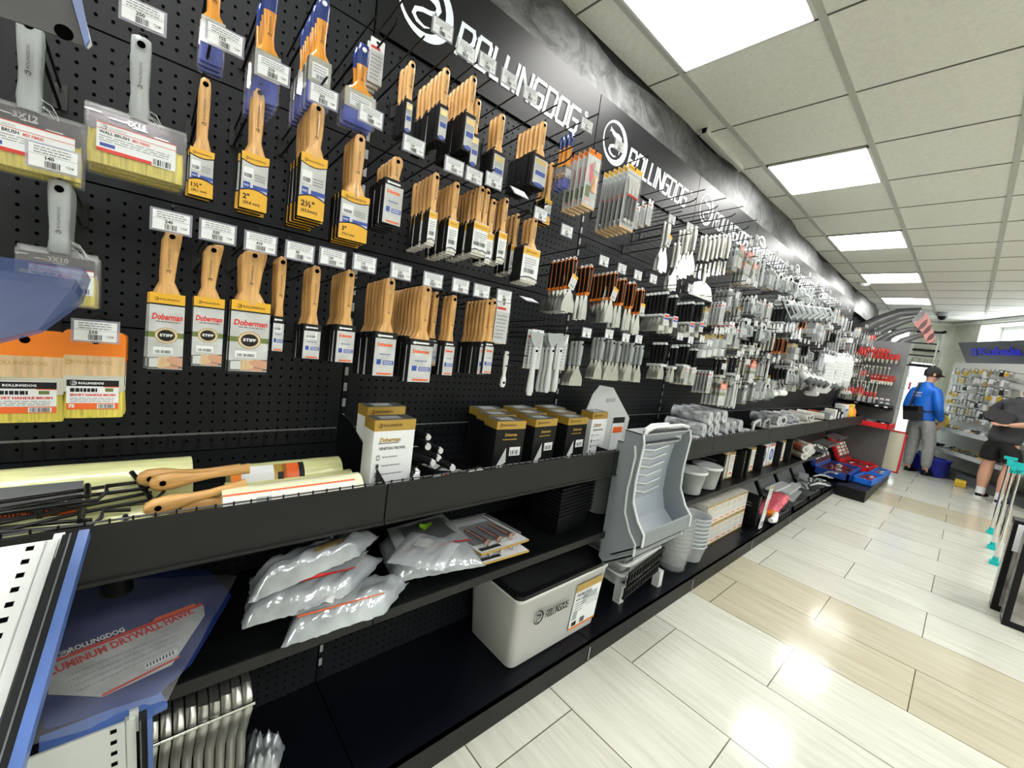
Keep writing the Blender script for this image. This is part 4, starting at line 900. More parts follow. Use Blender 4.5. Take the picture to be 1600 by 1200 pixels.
def labC(l,vs,n,L,r,a0,a1,u0,u1):
    curved_patch(l,L,r,u0,u1,a0,a1,'paper'); curved_patch(l,L,r,u0,u0+.08,a0,a1,'orange',.0022); curved_patch(l,L,r,u0+.08,u0+.15,a0,a1,'paper',.0024)
    curved_patch(l,L,r,u0+.35,u0+.46,a0,a1,'gold',.0024); curved_patch(l,L,r,u0+.38,u0+.43,a0+(a1-a0)*.35,a0+(a1-a0)*.65,'ink',.003); curved_patch(l,L,r,u1-.2,u1-.03,a0,a1,'orangered',.0024); curved_patch(l,L,r,u1-.05,u1,a0,a1,'ink',.0026)
def labD(l,vs,n,L,r,a0,a1,u0,u1):
    curved_patch(l,L,r,u0,u1,a0,a1,'creamwhite'); curved_patch(l,L,r,u0,u1,a0+(a1-a0)*.02,a0+(a1-a0)*.08,'orangered',.0024); 
    curved_patch(l,L,r,u0+.03,u0+.16,a0+(a1-a0)*.25,a0+(a1-a0)*.6,'greylight',.0024); curved_patch(l,L,r,u0+.20,u0+.30,a0+(a1-a0)*.22,a0+(a1-a0)*.6,'greyplastic',.0024); curved_patch(l,L,r,u0+.38,u0+.5,a0+(a1-a0)*.35,a0+(a1-a0)*.38,'inkgrey',.0024)
    for i in range(5): curved_patch(l,L,r,u0+.03,u1-.05*i,a0+(a1-a0)*(.68+.06*i),a0+(a1-a0)*(.70+.06*i),'gold',.0024)
roll(-.75,.092,1.15,TRAYZ+.062,.062,'long pale yellow mesh roll with dark 80006 label, farthest left on tray',lab=(135,215,.30,.80,labA))
roll(-.30,.135,1.035,TRAYZ+.034,.034,'pale yellow roll lying under the wooden paddle handles',mt='fiber')
roll(.165,.425,1.15,TRAYZ+.052,.042,'pale roll with printed orange and black label, in back',lab=(110,200,.0,.62,labC))
roll(.155,.448,1.115,TRAYZ+.035,.030,'slim pale mesh roll between the two labelled rolls',mt='fiber')
roll(.132,.425,1.00,TRAYZ+.055,.042,'cream paper wrapped roll at front of tray beside divider',mt='fiberlight',lab=(120,215,.0,.93,labD))
# wooden handles sticking out of the roll
prof=[(.020,.004,.005),(.016,.012,.008),(.004,.0175,.009),(-.02,.0175,.009),(-.05,.011,.008),(-.085,.0085,.007),(-.12,.010,.007),(-.15,.012,.007)]
h=MB(); h.loft([ell(0,0,a,b_,c,12) for a,b_,c in prof],'wood'); h.lathe([(.0055,-.0097),(.0055,.0097)],'hole',(0,0,.0),12,True,'y'); h.lathe([(.0075,-.0094),(.0075,-.0090)],'woodorange',(0,0,0),12,False,'y')
br_=MB(); br_.box(-.02,.02,-.007,.007,-.20,-.145,'bristlewhite'); P('paddle','paint_brush',part('handle',h))
for (x,y,z,ry,rz,lb) in ((.038,1.03,.968,-93,4,'upper front wooden brush handle sticking out of yellow roll'),(.020,1.045,.974,-91,-2,'upper rear wooden brush handle sticking out of yellow roll'),(.030,.985,.936,-96,9,'lower front wooden brush handle above the wire frames'),(.062,1.0,.925,-88,2,'lowest wooden brush handle, half hidden')):
    again('paddle',(x,y,z),(0,math.radians(ry),math.radians(rz)),lb,'brush','wooden handled brushes in the tray')
# tangle of black wire frames
rd=random.Random(3)
for i in range(9):
    m=MB(); L_=rd.uniform(.16,.24); r_=.0034
    m.tube([(0,0,0),(L_*.5,0,.004),(L_,0,0),(L_+.012,.0,.012),(L_+.012,.03,.014),(L_+.05,.03,.012)],r_,'wire',6); m.tube([(0,.03,0),(L_*.8,.028,.002),(L_,.03,.0)],r_,'wire',6); m.tube([(L_*.94,-.01,.012),(L_*.94,.05,.014)],.005,'wire',6); m.tube([(0,0,0),(-.01,.015,0),(0,.03,0)],r_,'wire',6)
    e=MB(); e.tube([(-.10,.015,0),(-.01,.015,0)],[.011,.009],'black',8)
    thing([part('frame',m),part('grip',e)],'wire_roller',(rd.uniform(-.30,-.17),.965+rd.uniform(0,.05),TRAYZ+.02+.0105*i),'black wire roller frame tangled in left end of tray, %s up'%NTH[i],'roller frame','black roller frames in the tray',(rd.uniform(-.15,.15),rd.uniform(-.10,.06),rd.uniform(-.22,.28)))
# venetian trowel boxes
def vbox(key,w,h,d,style):
    b=MB(); b.box(0,w,0,d,0,h,'paper' if style=='w' else 'black'); b.box(-.0004,w+.0004,-.0004,d+.0004,h*.875,h+.0002,'gold'); b.box(.002,w-.002,.002,d-.002,h+.0001,h+.0006,'greydark')
    l=MB(); y=-.0010
    brand_small(l,w*.08,h*.94,w*.6,y)
    if style=='w':
        l.rect(0,h*.862,w,h*.875,y,'paper'); l.text('Doberman',w*.14,h*.745,h*.055,y,'gold',w=w*.5,bold=.04,shear=.15); l.rect(w*.12,h*.73,w*.62,h*.738,y,'ink'); l.text('VENETIAN TROWEL',w*.14,h*.655,h*.035,y,'inkgrey',w=w*.66,bold=.05)
        for i,mt in enumerate(('paper','ink','gold','ink')):
            z=h*(.54-.10*i); l.rrect(w*.10,w*.18,z,z+h*.06,.002,y-.0002,y,'inkgrey'); l.rect(w*.12,z+h*.012,w*.16,z+h*.048,y-.0004,mt); l.lines(w*.24,w*(.62+.08*(i%3)),z+h*.022,z+h*.04,1,y,'inkgrey',th=.7,rag=.1)
        l.lines(w*.25,w*.85,h*.12,h*.135,1,y,'inkgrey',th=.6,rag=0)
    else:
        l.text('Doberman',w*.30,h*.76,h*.05,y,'gold',w=w*.42,bold=.04,shear=.15); l.lines(w*.25,w*.75,h*.70,h*.72,1,y,'gold',th=.8)
        l.poly([(w*.12,h*.28),(w*.40,h*.58),(w*.44,h*.34),(w*.30,h*.30)],y,'greylight'); l.poly([(w*.10,h*.20),(w*.16,h*.30),(w*.34,h*.30),(w*.30,h*.06),(w*.14,h*.06)],y,'paper'); l.poly([(w*.30,h*.08),(w*.36,h*.22),(w*.52,h*.20),(w*.5,h*.1)],y,'skin'); l.rect(w*.52,h*.44,w*.9,h*.58,y-.0002,'paper'); l.barcode(w*.55,w*.86,h*.46,h*.53,y-.0004,n=10)
    t=MB(); 
    for i in range(3): t.box(w*.2,w*.7,d*(.25+.2*i),d*(.33+.2*i),h+.0006,h+.0011,'paper' if i==1 else 'greylight')
    P(key,'trowel_box',part('carton',b,None,[('front_print',l,None),('top_print',t,None)]))
vbox('vw',.118,.235,.06,'w'); vbox('vk',.122,.215,.075,'k')
again('vw',(.452,.995,TRAYZ),(0,0,.02),'white and gold Venetian trowel box, nearer of two beside tray divider','box','white Venetian trowel boxes')
again('vw',(.475,1.10,TRAYZ+.012),(0,0,.06),'white and gold Venetian trowel box behind its twin','box','white Venetian trowel boxes')
k_=0
for r_ in range(3):
    for i,x in enumerate((.875,1.055,1.235)):
        again('vk',(x+.03*r_,1.005+.085*r_,TRAYZ),(0,0,(-.08,.05,.02)[i]+.02*r_),'black and gold trowel box, %s row, %s from left'%(('front','middle','rear')[r_],NTH[i]),'box','black trowel boxes in the tray'); k_+=1
again('vw',(1.405,1.02,TRAYZ),(0,0,.04),'white and gold trowel box at right end of the black boxes','box',None,(.95,1,.98))
# heap of black handled trowels with white ends
for i,(px,py,y) in enumerate(((668,683,1.12),(668,698,1.08),(687,704,1.08),(684,716,1.05),(675,723,1.02),(706,731,1.0),(650,738,1.0),(650,744,.98),(660,712,1.12))):
    p=at(px,py,y=y); m=MB(); m.tube([(0,0,0),(-.02,.05,.006),(-.03,.11,0)],[.0105,.0115,.009],'black',10); e=MB(); e.tube([(.0015,-.006,0),(0,.004,0)],[.0095,.0115],'white',10)
    b=MB(); b.prism([(-.055,.10),(.02,.10),(.035,.19),(-.07,.19)],-.014,-.012,'steel','z')
    thing([part('handle',m),part('end_cap',e,'white end cap'),part('blade',b)],'trowel',p,'black-handled trowel with white end, %s one of the heap'%NTH[i],'trowel','trowels heaped in the tray',(0,0,rd.uniform(-.5,.1)))
for i,(x,y,rz) in enumerate(((.70,1.03,.3),(.76,1.08,-.2),(.80,1.0,.1),(.72,1.12,.6))):
    m=MB(); m.box(-.055,.055,-.035,.035,0,.006,'black' if i else 'paper'); l=MB(); l.box(-.045,.045,-.028,.0,.006,.0068,'blueband' if i==0 else 'greylight'); l.box(-.045,.045,.005,.02,.006,.0068,'orangered' if i==0 else 'paper')
    thing([part('card',m),part('print',l)],'card_pack',(x,y,TRAYZ+.025+.008*i),'flat card packet lying by the trowel heap, %s'%('white one with blue band','dark one behind','dark one in front','dark one at back')[i],'packet','flat packets by the trowels',(rd.uniform(-.2,.2),rd.uniform(-.15,.15),rz))
# grey six-sided sheet standing at the back
hx=[at(*q,y=1.16) for q in ((927,610),(938,596),(958,600),(983,648),(972,692),(930,700),(912,645))]
o_=hx[5]; m=MB(); m.prism([(h_.x-o_.x,h_.z-o_.z) for h_ in hx],-.006,.0,'greylight'); m.prism([(.02,.245),(.09,.25),(.09,.27),(.02,.265)],-.009,-.006,'greyplastic')
l=MB(); l.box(.10,.20,-.010,-.007,.0,.17,'paper'); l.box(.10,.20,-.0112,-.010,.14,.17,'ink'); l.box(.11,.19,-.0112,-.010,.09,.12,'orangered')
thing([part('sheet',m),part('card_label',l)],'plastic_shield',(o_.x,1.16,TRAYZ),'grey six-sided plastic sheet standing behind the trowel boxes','shield')
# sleeves of striped rollers wrapped in film
def sleeve_roll(key,r,L_,mt,endm='greylight'):
    m=MB(); m.lathe([(r,-L_/2),(r*1.03,-L_/2+.01),(r,0),(r*1.03,L_/2-.01),(r,L_/2)],mt,n=18,ax='y'); e=MB()
    for s_ in(-1,1): e.lathe([(r*.97,s_*L_/2),(r*.55,s_*(L_/2+.002)),(r*.5,s_*(L_/2-.006)),(r*.2,s_*(L_/2-.006))],endm,n=16,ax='y')
    f=MB(); f.lathe([(r*.3,-L_/2-.012),(r*1.05,-L_/2-.003),(r*1.07,0),(r*1.05,L_/2+.003),(r*.3,L_/2+.01)],'film',n=14,ax='y')
    P(key,'roller_sleeve',part('sleeve',m),part('core',e),part('wrap',f,'clear film'))
sleeve_roll('zs',.040,.22,'zebra'); sleeve_roll('ws',.034,.24,'creamwhite'); sleeve_roll('cs',.033,.24,'cream'); sleeve_roll('bs',.03,.2,'zebra','black')
i=0
for row,(z,xs) in enumerate(((0,(2.44,2.54,2.64,2.75,2.87,3.0,3.13,3.26)),(.070,(2.49,2.60,2.71,2.83,2.96,3.1)),(.140,(2.55,2.67,2.80)))):
    for j,x in enumerate(xs):
        again('zs',(x-.08,1.085+.006*(j%3),TRAYZ+.043+z),(0,0,.12-.05*(j%3)),'grey striped roller sleeve in film, %s layer, %s from left'%(('bottom','middle','top')[row],NTH[j]),'roller sleeve','striped roller sleeves in the tray')
sp=[('ws',3.86),('ws',3.95),('zs',4.04),('zs',4.12),('zs',4.2),('zs',4.3),('zs',4.4),('ws',4.62),('ws',4.72),('cs',4.83),('ws',4.93),('ws',5.05),('ws',5.3)]
for i,(k_,x) in enumerate(sp):
    again(k_,(x,1.06,TRAYZ+.042),(0,0,rd.uniform(-.4,.6)),'wrapped roller sleeve lying loose farther along tray, %s from left'%NTH[i],'roller sleeve','loose roller sleeves farther along the tray')
    if i%2==0: again('ws' if i>6 else 'zs',(x+.04,1.1,TRAYZ+.115),(0,.1,rd.uniform(-.5,.7)),'roller sleeve on top of loose ones, above %s'%NTH[i],'roller sleeve','roller sleeves stacked on the loose ones')
# grey handled caddies
for i,(x,c) in enumerate(((3.48,'greylight'),(3.70,'greyplastic'))):
    m=MB(); m.rrect(-.09,.09,0,.05,.015,-.05,.06,c); h=MB(); h.tube([(-.07,0,.04),(-.06,0,.11),(.05,0,.13),(.08,0,.05)],.011,c,8)
    thing([part('body',m),part('handle',h)],'grout_float',(x,1.03,TRAYZ),'grey float with arched handle on tray, %s'%('nearer' if not i else 'farther'),'float','grey arched floats')
for i,(x,mt,h_,w_) in enumerate(((5.55,'greyplastic',.16,.16),(5.75,'creamwhite',.19,.10),(5.92,'black',.2,.12),(6.1,'black',.16,.1),(6.3,'white',.24,.22),(5.6,'orangered',.15,.05))):
    m=MB(); m.rrect(-w_/2,w_/2,0,h_,.006,-.05,.05,mt); l=MB(); l.rect(-w_*.4,h_*.3,w_*.4,h_*.8,-.051,'paper' if mt!='white' else 'blue'); l.rect(-w_*.3,h_*.4,w_*.3,h_*.7,-.0515,'greylight')
    thing([part('body',m),part('front_print',l)],'carton',(x,1.0+.12*(i==5),TRAYZ),'%s carton standing near far end of tray'%('grey','cream','tall black','short black','white and blue','orange-topped rear')[i],'carton')
for i,(x,a_,b_) in enumerate(((6.62,'yellow','orange'),(6.74,'yellow','lime'),(6.9,'orange','yellow'))):
    m=MB(); m.lathe([(.045,0),(.05,.01),(.05,.15),(.03,.19),(.02,.2)],a_,n=16); c=MB(); c.lathe([(.024,.2),(.024,.235),(.02,.24)],b_,n=12); l=MB(); l.lathe([(.051,.03),(.051,.10)],b_,n=16,cap=False)
    thing([part('body',m),part('cap',c),part('band',l)],'bottle',(x,.99,TRAYZ),'%s plastic bottle at far end of tray'%('yellow with orange cap','yellow and green','orange')[i],'bottle','bright bottles at the end of the tray')
# ---------------------------------------------------------------- the big grey paint trays hung over the edge
def ptray(dx,dy,label,lower,dz_=0):
    W_=.40; prof=[(0,0),(.05,.0),(.085,-.02),(.105,-.12),(.115,-.26),(.10,-.36),(.04,-.47),(-.02,-.52)]
    t=[]
    # hollow scoop: outer shell as thin swept profile. local: x width, y outwards(-), z down
    out=[(-.10,.0),(-.10,.035),(-.03,.06),(.0,.06)]
    m=MB(); mR=MB()
    # side walls
    side=[(.0,.04),(-.085,.04),(-.095,.0),(-.085,-.15),(-.09,-.24),(-.125,-.31),(-.16,-.35),(-.16,-.40),(-.03,-.50),(.0,-.48),(.0,-.25)]
    for x,mm in ((0,m),(W_-.004,mR)): mm.prism([(a,b_) for a,b_ in side],x,x+.004,'tray','x')
    rim=[(0,a,b_) for a,b_ in side[2:8]]
    for x,mm in ((-.004,m),(W_+.004,mR)): mm.tube([(x,a,b_) for a,b_ in side[1:8]],.006,'greylight',6)
    m2=MB(); inn=[(-.085,.035),(-.03,-.02),(-.012,-.16),(-.012,-.28),(-.035,-.36),(-.09,-.41),(-.16,-.39)]
    rings=[]
    for a,b_ in inn: rings.append([(.004,a,b_),(W_-.004,a,b_),(W_-.004,a+.006,b_-.004),(.004,a+.006,b_-.004)])
    m2.loft(rings,'trayin',False)
    for i in range(6):
        z=-.04-.04*i; yy=-.030+.016*min(1,i/3); m2.tube([(.07+.012*i,yy-.004,z),(W_*.5,yy-.004,z-.018),(W_-.07,yy-.004,z-.004)],.004,'greylight',5)
    fr=MB(); fr.prism([(-.16,-.345),(-.16,-.405),(-.03,-.505),(-.02,-.50),(-.15,-.40),(-.15,-.345)],.0,W_,'tray','x')
    lb=MB(); lb.T=Matrix.Translation((0,-.238,-.465))@Matrix.Rotation(math.radians(-37-90+90),4,'X')
    d_=Vector((0,.13,-.10)).normalized(); 
    def fp(u,t_): return (u, -.1605+d_.y*t_, -.407+d_.z*t_-.001)
    for u0,u1,t0,t1,mt in ((.02,W_-.02,.0,.10,'creamwhite'),(.02,W_-.02,.0,.022,'gold'),(.05,.16,.035,.09,'brass'),(.2,.4,.035,.045,'inkgrey'),(.2,.38,.055,.065,'orangered'),(.2,.4,.075,.085,'inkgrey')):
        k_=.0006*(1+(mt!='creamwhite')); n_=Vector((0,d_.z,-d_.y))*k_
        vs=[Vector(fp(u0,t0))+n_,Vector(fp(u1,t0))+n_,Vector(fp(u1,t1))+n_,Vector(fp(u0,t1))+n_]; MB.add(lb_:=lb,[tuple(v) for v in vs],[(0,1,2,3)],mt) if False else None
        lab_.append((vs,mt))
    hd=MB(); hd.tube([(.02,-.08,.04),(.02,-.085,.055),(.08,-.08,.065),(.32,-.08,.065),(.38,-.085,.055),(.38,-.08,.04)],.008,'greylight',8); hd.tube([(.10,-.03,.04),(.13,-.04,.062),(.27,-.04,.062),(.30,-.03,.04)],.008,'greylight',8)
    hd.box(.0,W_,-.09,.0,.036,.041,'greyplastic')
    for i in range(14): hd.box(.03+i*.026,.038+i*.026,-.088,-.06,.041,.046,'greydark')
    lb=MB(); 
    for vs,mt in lab_: lb.add([tuple(v) for v in vs],[(0,1,2,3)],mt)
    lab_.clear()
    thing([part('side_wall',m),part('side_wall',mR),part('pan',m2,'pale inner pan'),part('front_lip',fr,None,[('printed_label',lb,None)]),part('handle',hd)],'paint_tray',(1.50+dx,.925+dy,.995+dz_),label,'paint tray','grey paint trays hung over the shelf edge')
lab_=[]
ptray(0,-.01,'large grey paint tray hung over the shelf edge, outer one',False)
ptray(.005,.022,'large grey paint tray nested behind and below the outer one',True,-.055)
# ---------------------------------------------------------------- silver bags on the middle shelf
def bag(corners,h,label,name='plastic_bag',mt='silverbag',card=None,seed=1,cat='bag',group=None,inner=None,wr=1.0,dz=0):
    rd2=random.Random(seed); A,B,C_,D_=[Vector(c) for c in corners]; o=(A+B+C_+D_)/4; nx,ny=22,10; ph=[rd2.uniform(0,6.28) for _ in range(6)]
    top=[];bot=[]
    for j in range(ny+1):
        for i in range(nx+1):
            u,v=i/nx,j/ny; p=(A*(1-u)+B*u)*(1-v)+(D_*(1-u)+C_*u)*v-o
            e=min(1,min(u,1-u)*7)**.6*min(1,min(v,1-v)*4.5)**.6
            w=.05*math.sin(u*19+ph[0]+3*v)+.08*math.sin(v*15+ph[1]-5*u)+.07*math.sin((u*31-v*9)+ph[2])+rd2.uniform(-.07,.07)
            jit=(1-e)*.003
            p=p+Vector((rd2.uniform(-1,1)*jit,rd2.uniform(-1,1)*jit,0))
            top.append((p.x,p.y,p.z+dz+h*e*(1+w*wr)+.003)); bot.append((p.x,p.y,p.z+dz+.001))
    n=len(top); W1=nx+1; fs=[]
    for j in range(ny):
        for i in range(nx): a=j*W1+i; fs.append((a,a+1,a+1+W1,a+W1)); fs.append((n+a,n+a+W1,n+a+1+W1,n+a+1))
    per=[i for i in range(W1)]+[j*W1+nx for j in range(1,ny+1)]+[ny*W1+i for i in range(nx-1,-1,-1)]+[j*W1 for j in range(ny-1,0,-1)]
    for a,b_ in zip(per,per[1:]+per[:1]): fs.append((a,n+a,n+b_,b_))
    m=MB(); m.add(top+bot,fs,mt,True); parts=[part('film',m)]
    def quad(mb,u0,u1,v0,v1,lift,mt_):
        g=[];k=8
        for b__ in range(3):
            for a_ in range(k+1):
                u=u0+(u1-u0)*a_/k; v=v0+(v1-v0)*b__/2; q=top[min(ny,int(round(v*ny)))*W1+min(nx,int(round(u*nx)))]
                p=(A*(1-u)+B*u)*(1-v)+(D_*(1-u)+C_*u)*v-o; g.append((p.x,p.y,max(q[2],p.z+dz+h*.98)+lift))
        mb.add(g,[(b__*(k+1)+a_,b__*(k+1)+a_+1,(b__+1)*(k+1)+a_+1,(b__+1)*(k+1)+a_) for b__ in range(2) for a_ in range(k)],mt_,True)
    if card:
        c=MB()
        for cd in card: quad(c,*cd)
        parts.append(part('card_insert',c))
    return thing(parts,name,o,label,cat,group)
# stack of three long silver bags, the hawk bag beside
def M_(px,py,z): return at(px,py,z=z)
bag([M_(440,1006,.60),M_(600,955,.60),M_(640,905,.60),M_(470,930,.60)],.05,'lowest silver film bag, hanging over middle shelf edge at left',seed=2,dz=-.012,card=[(.08,.62,.15,.60,.006,'greyprint'),(.10,.95,.08,.12,.008,'orangered'),(.14,.40,.2,.32,.008,'paper')],group='silver bags of tools on the middle shelf')
bag([M_(376,985,.635),M_(545,938,.635),M_(600,872,.635),M_(385,935,.635)],.05,'middle silver film bag, card with red line showing',seed=3,card=[(.1,.9,.35,.8,.006,'greyprint'),(.1,.92,.30,.35,.008,'red'),(.5,.75,.5,.9,.008,'brass')],group='silver bags of tools on the middle shelf')
bag([M_(388,945,.70),M_(560,870,.70),M_(592,838,.70),M_(392,905,.70)],.05,'topmost silver film bag of the three, tapering to the right',seed=5,card=[(.5,.75,.2,.5,.004,'brass')],group='silver bags of tools on the middle shelf')
bag([M_(612,912,.60),M_(760,884,.60),M_(690,818,.60),M_(590,850,.60)],.055,'clear film bag holding grey tool box beside the silver bags',mt='silverbag',seed=8,card=[(.08,.92,.22,.9,.005,'greyplastic'),(.2,.8,.35,.8,.009,'greydark'),(.1,.9,.2,.23,.009,'red'),(.45,.62,.6,.68,.011,'lime'),(.3,.42,.32,.4,.011,'greylight')])
bag([M_(605,880,.66),M_(690,893,.66),M_(720,850,.66),M_(640,828,.66)],.014,'thin clear film bag lying on the grey tool bag',mt='filmfoggy',seed=9,card=[(.3,.6,.4,.7,.003,'greylight')])
# two blister cards with black and orange handles
def bcard(c4,label,i):
    A,B,C_,D_=[Vector(c) for c in c4]; o=A.copy(); ux=(B-A); uy=(D_-A); n=ux.cross(uy).normalized(); 
    if n.z<0: n=-n
    lx,ly=ux.length,uy.length; T=Matrix(((ux.x/lx,uy.x/ly,n.x,0),(ux.y/lx,uy.y/ly,n.y,0),(ux.z/lx,uy.z/ly,n.z,0),(0,0,0,1)))
    m=MB(); m.T=T; m.box(0,lx,0,ly,0,.006,'paper'); m.box(-.0005,lx+.0005,-.001,.0,-.001,.0065,'gold'); m.box(-.001,.0,0,ly,0,.0065,'gold'); pr=MB(); pr.T=T; pr.box(lx*.05,lx*.95,ly*.22,ly*.97,.006,.0064,'greydark'); pr.box(lx*.05,lx*.45,ly*.05,ly*.13,.006,.0066,'ink'); pr.box(lx*.2,lx*.9,ly*.80,ly*.95,.0064,.0068,'greylight')
    ps=[part('card',m,None,[('print',pr,None)])]
    g=MB(); g.T=T; g.box(lx*.08,lx*.92,ly*.1,ly*.9,.0065,.028,'film'); ps.append(part('blister',g,'clear cover'))
    for k in range(3):
        h=MB(); h.T=T; x=lx*(.25+.25*k); h.tube([(x,ly*.12,.016),(x,ly*.2,.017),(x,ly*.4,.018),(x,ly*.62,.016)],[.007,.011,.010,.007],'black',8); h.tube([(x-.008,ly*.2,.024),(x-.006,ly*.6,.022)],.0015,'orange',4); h.tube([(x,ly*.09,.016),(x,ly*.13,.016)],[.007,.010],'silver',8); h.tube([(x,ly*.13,.016),(x,ly*.15,.016)],.0115,'orange',8)
        ps.append(part('tool_handle',h,'black and orange handle'))
    thing(ps,'blister_card',o,label,'blister card','blister cards on the middle shelf')
bcard([M_(752,884,.60),M_(826,862,.60),M_(735,815,.60),M_(690,835,.60)],'lower blister card with three black handles on middle shelf',0)
bcard([M_(752,868,.625),M_(826,845,.625),M_(728,803,.625),M_(682,824,.625)],'upper blister card with three black and orange handles',1)
# nested black boxes, buckets
cr=MB()
cr.loft([[(sx*.11*s,sy*.085*s,z) for sx,sy in ((-1,-1),(1,-1),(1,1),(-1,1))] for s,z in ((.86,0),(1,.075),(1.06,.076),(1.06,.084),(.98,.084),(.98,.07),(.84,.01))],'black',False); P('crate','plastic_tub',part('tub',cr))
for i in range(9): again('crate',(1.36,1.09,MIDZ+.015*i),(0,0,.06),'nested black plastic tub on middle shelf, %s from bottom'%NTH[i],'tub','nested black tubs')
def bucket(key,r,h,mt,inner=None,rim=None,handle=False):
    m=MB(); m.lathe([(r*.78,0),(r*.8,.004),(r,h),(r*1.06,h+.001),(r*1.06,h+.010),(r*.98,h+.010),(r*.96,h),(r*.76,.008)],mt,n=24); ps=[part('bucket',m)]
    if rim: q=MB(); q.lathe([(r*1.065,h-.004),(r*1.08,h),(r*1.08,h+.012),(r*1.065,h+.012)],rim,n=24); ps.append(part('rim',q))
    P(key,'bucket',*ps)
bucket('bgr',.062,.19,'greyplastic',rim='greylight'); bucket('bcl',.095,.12,'clear'); bucket('bclo',.095,.10,'filmfoggy'); bucket('bsm',.085,.13,'greyplastic',rim='greylight')
for i in range(4): again('bgr',(1.66,1.10,MIDZ+.016*i),(0,0,0),'nested grey round bucket under the tray shelf, %s from bottom'%NTH[i],'bucket','nested grey buckets')
for i,(px,py) in enumerate(((1078,768),(1087,777))):
    p=at(px,py,y=1.0); again('bsm',(2.46+.22*i,1.02,MIDZ+.002),(0,0,0),'small grey bucket with pale rim right of paint trays, %s'%('nearer','farther')[i],'bucket','small grey buckets')
# black dividers and product boxes along the middle shelf
def sbox(key,w,h,d,kind):
    b=MB(); b.box(0,w,0,d,0,h,'black' if kind!='p' else 'creamwhite'); l=MB(); y=-.001
    if kind=='p':
        l.rect(0,0,w,h*.06,y,'gold'); l.rect(0,h*.9,w,h,y,'gold'); l.rect(w*.15,h*.3,w*.85,h*.55,y,'greylight'); l.rect(w*.2,h*.15,w*.8,h*.22,y,'orangered'); l.lines(w*.1,w*.9,h*.6,h*.85,3,y,'inkgrey')
    elif kind=='c':
        b=MB(); b.box(0,w,0,d,0,h,'paper'); l.rect(0,0,w,h*.06,y,'gold'); l.ring(w*.5,h*.5,w*.2,w*.33,y,'blue',18); l.ring(w*.5,h*.5,w*.1,w*.14,y,'blueband',14); l.rect(w*.1,h*.88,w*.9,h*.95,y,'orangered'); l.rect(w*.15,h*.1,w*.5,h*.16,y,'orangered')
    else: l.lines(w*.2,w*.8,h*.55,h*.62,1,y,'greylight')
    # left side face text
    for k in range(2): l.box(-.001,0,d*.2,d*.75,h*(.62+.1*k),h*(.65+.1*k),'greydark' if kind!='k' else 'inkgrey')
    P(key,'product_box',part('carton',b,None,[('print',l,None)]))
sbox('bxk',.03,.20,.26,'k'); sbox('bxp',.085,.19,.16,'p'); sbox('bxc',.15,.19,.12,'c')
seq=[('bxk',2.84),('bxp',2.92),('bxp',3.05),('bxk',3.20),('bxk',3.30),('bxp',3.36),('bxp',3.47),('bxk',3.62),('bxc',3.70),('bxc',3.88),('bxk',4.06),('bxp',4.14),('bxp',4.24),('bxk',4.37)]
nm={'bxk':'tall black carton','bxp':'cream and gold carton','bxc':'white carton with blue wheel picture'}; cnt={}
for k_,x in seq:
    c_=cnt.get(k_,0); cnt[k_]=c_+1
    again(k_,(x,1.0+(.02 if k_!='bxk' else -.02),MIDZ),(0,0,0),'%s on middle shelf, %s one of its kind from left'%(nm[k_],NTH[c_]),'carton','cartons on the middle shelf')
for i,(x,y,z) in enumerate(((4.75,1.02,0),(4.75,1.02,.068),(4.98,1.04,0),(5.0,1.04,.066),(5.2,1.06,0))):
    again('cs' if i<3 else 'ws',(x,y,MIDZ+.035+z),(0,0,-.75),'%s wrapped roll lying on middle shelf end'%('cream lower left','cream upper left with orange band','cream lower middle','white upper middle','white rightmost')[i],'roll','cream and white rolls on the middle shelf')
m=MB(); m.lathe([(.0345,-.09),(.0345,.05)],'orangered',n=18,ax='y',cap=False); thing([part('band',m)],'paper_band',(4.75,1.02,MIDZ+.103),'orange-red paper band around the upper cream roll','band',None,(0,0,-.75))
# ---------------------------------------------------------------- base shelf
m=MB(); x0,x1,y0,y1,h=0,.56,0,.30,.31
def rr(x0,x1,y0,y1,z,r=.03,seg=4):
    o=[]
    for cx,cy,a0 in ((x1-r,y1-r,0),(x0+r,y1-r,90),(x0+r,y0+r,180),(x1-r,y0+r,270)):
        for k in range(seg+1):
            t=math.radians(a0+90*k/seg); o.append((cx+r*math.cos(t),cy+r*math.sin(t),z))
    return o
m.loft([rr(.03,.53,.03,.27,0),rr(.02,.54,.02,.28,.01),rr(0,.56,-.0,.30,h-.02),rr(-.004,.564,-.004,.304,h-.02),rr(-.004,.564,-.004,.304,h)],'bucketwhite',True)
r_=MB(); r_.loft([rr(-.006,.566,-.006,.306,h-.004),rr(-.006,.566,-.006,.306,h+.012),rr(.015,.545,.015,.285,h+.012),rr(.02,.54,.02,.28,h-.02)],'black',False,False); r_.add(rr(.010,.55,.010,.29,h+.004),[tuple(range(20))],'blackmatte')
l=MB(); 
def ff(u,z): return (u, .012*(1-z/h)*1.6-.0035 , z)
def fq(u0,u1,z0,z1,mt,k=1): l.add([(ff(u0,z0)[0],ff(u0,z0)[1]-.0006*k,z0),(u1,ff(u1,z0)[1]-.0006*k,z0),(u1,ff(u1,z1)[1]-.0006*k,z1),(u0,ff(u0,z1)[1]-.0006*k,z1)],[(0,1,2,3)],mt)
fq(.34,.52,.045,.26,'paper',1.5); fq(.34,.52,.225,.26,'gold',2.5); fq(.34,.52,.045,.055,'orange',2.5); fq(.40,.50,.15,.20,'trayin',2.5); fq(.43,.52,.135,.17,'greylight',3); fq(.35,.38,.09,.13,'trayin',3); fq(.355,.385,.06,.08,'ink',3); fq(.41,.44,.06,.085,'greydark',3)
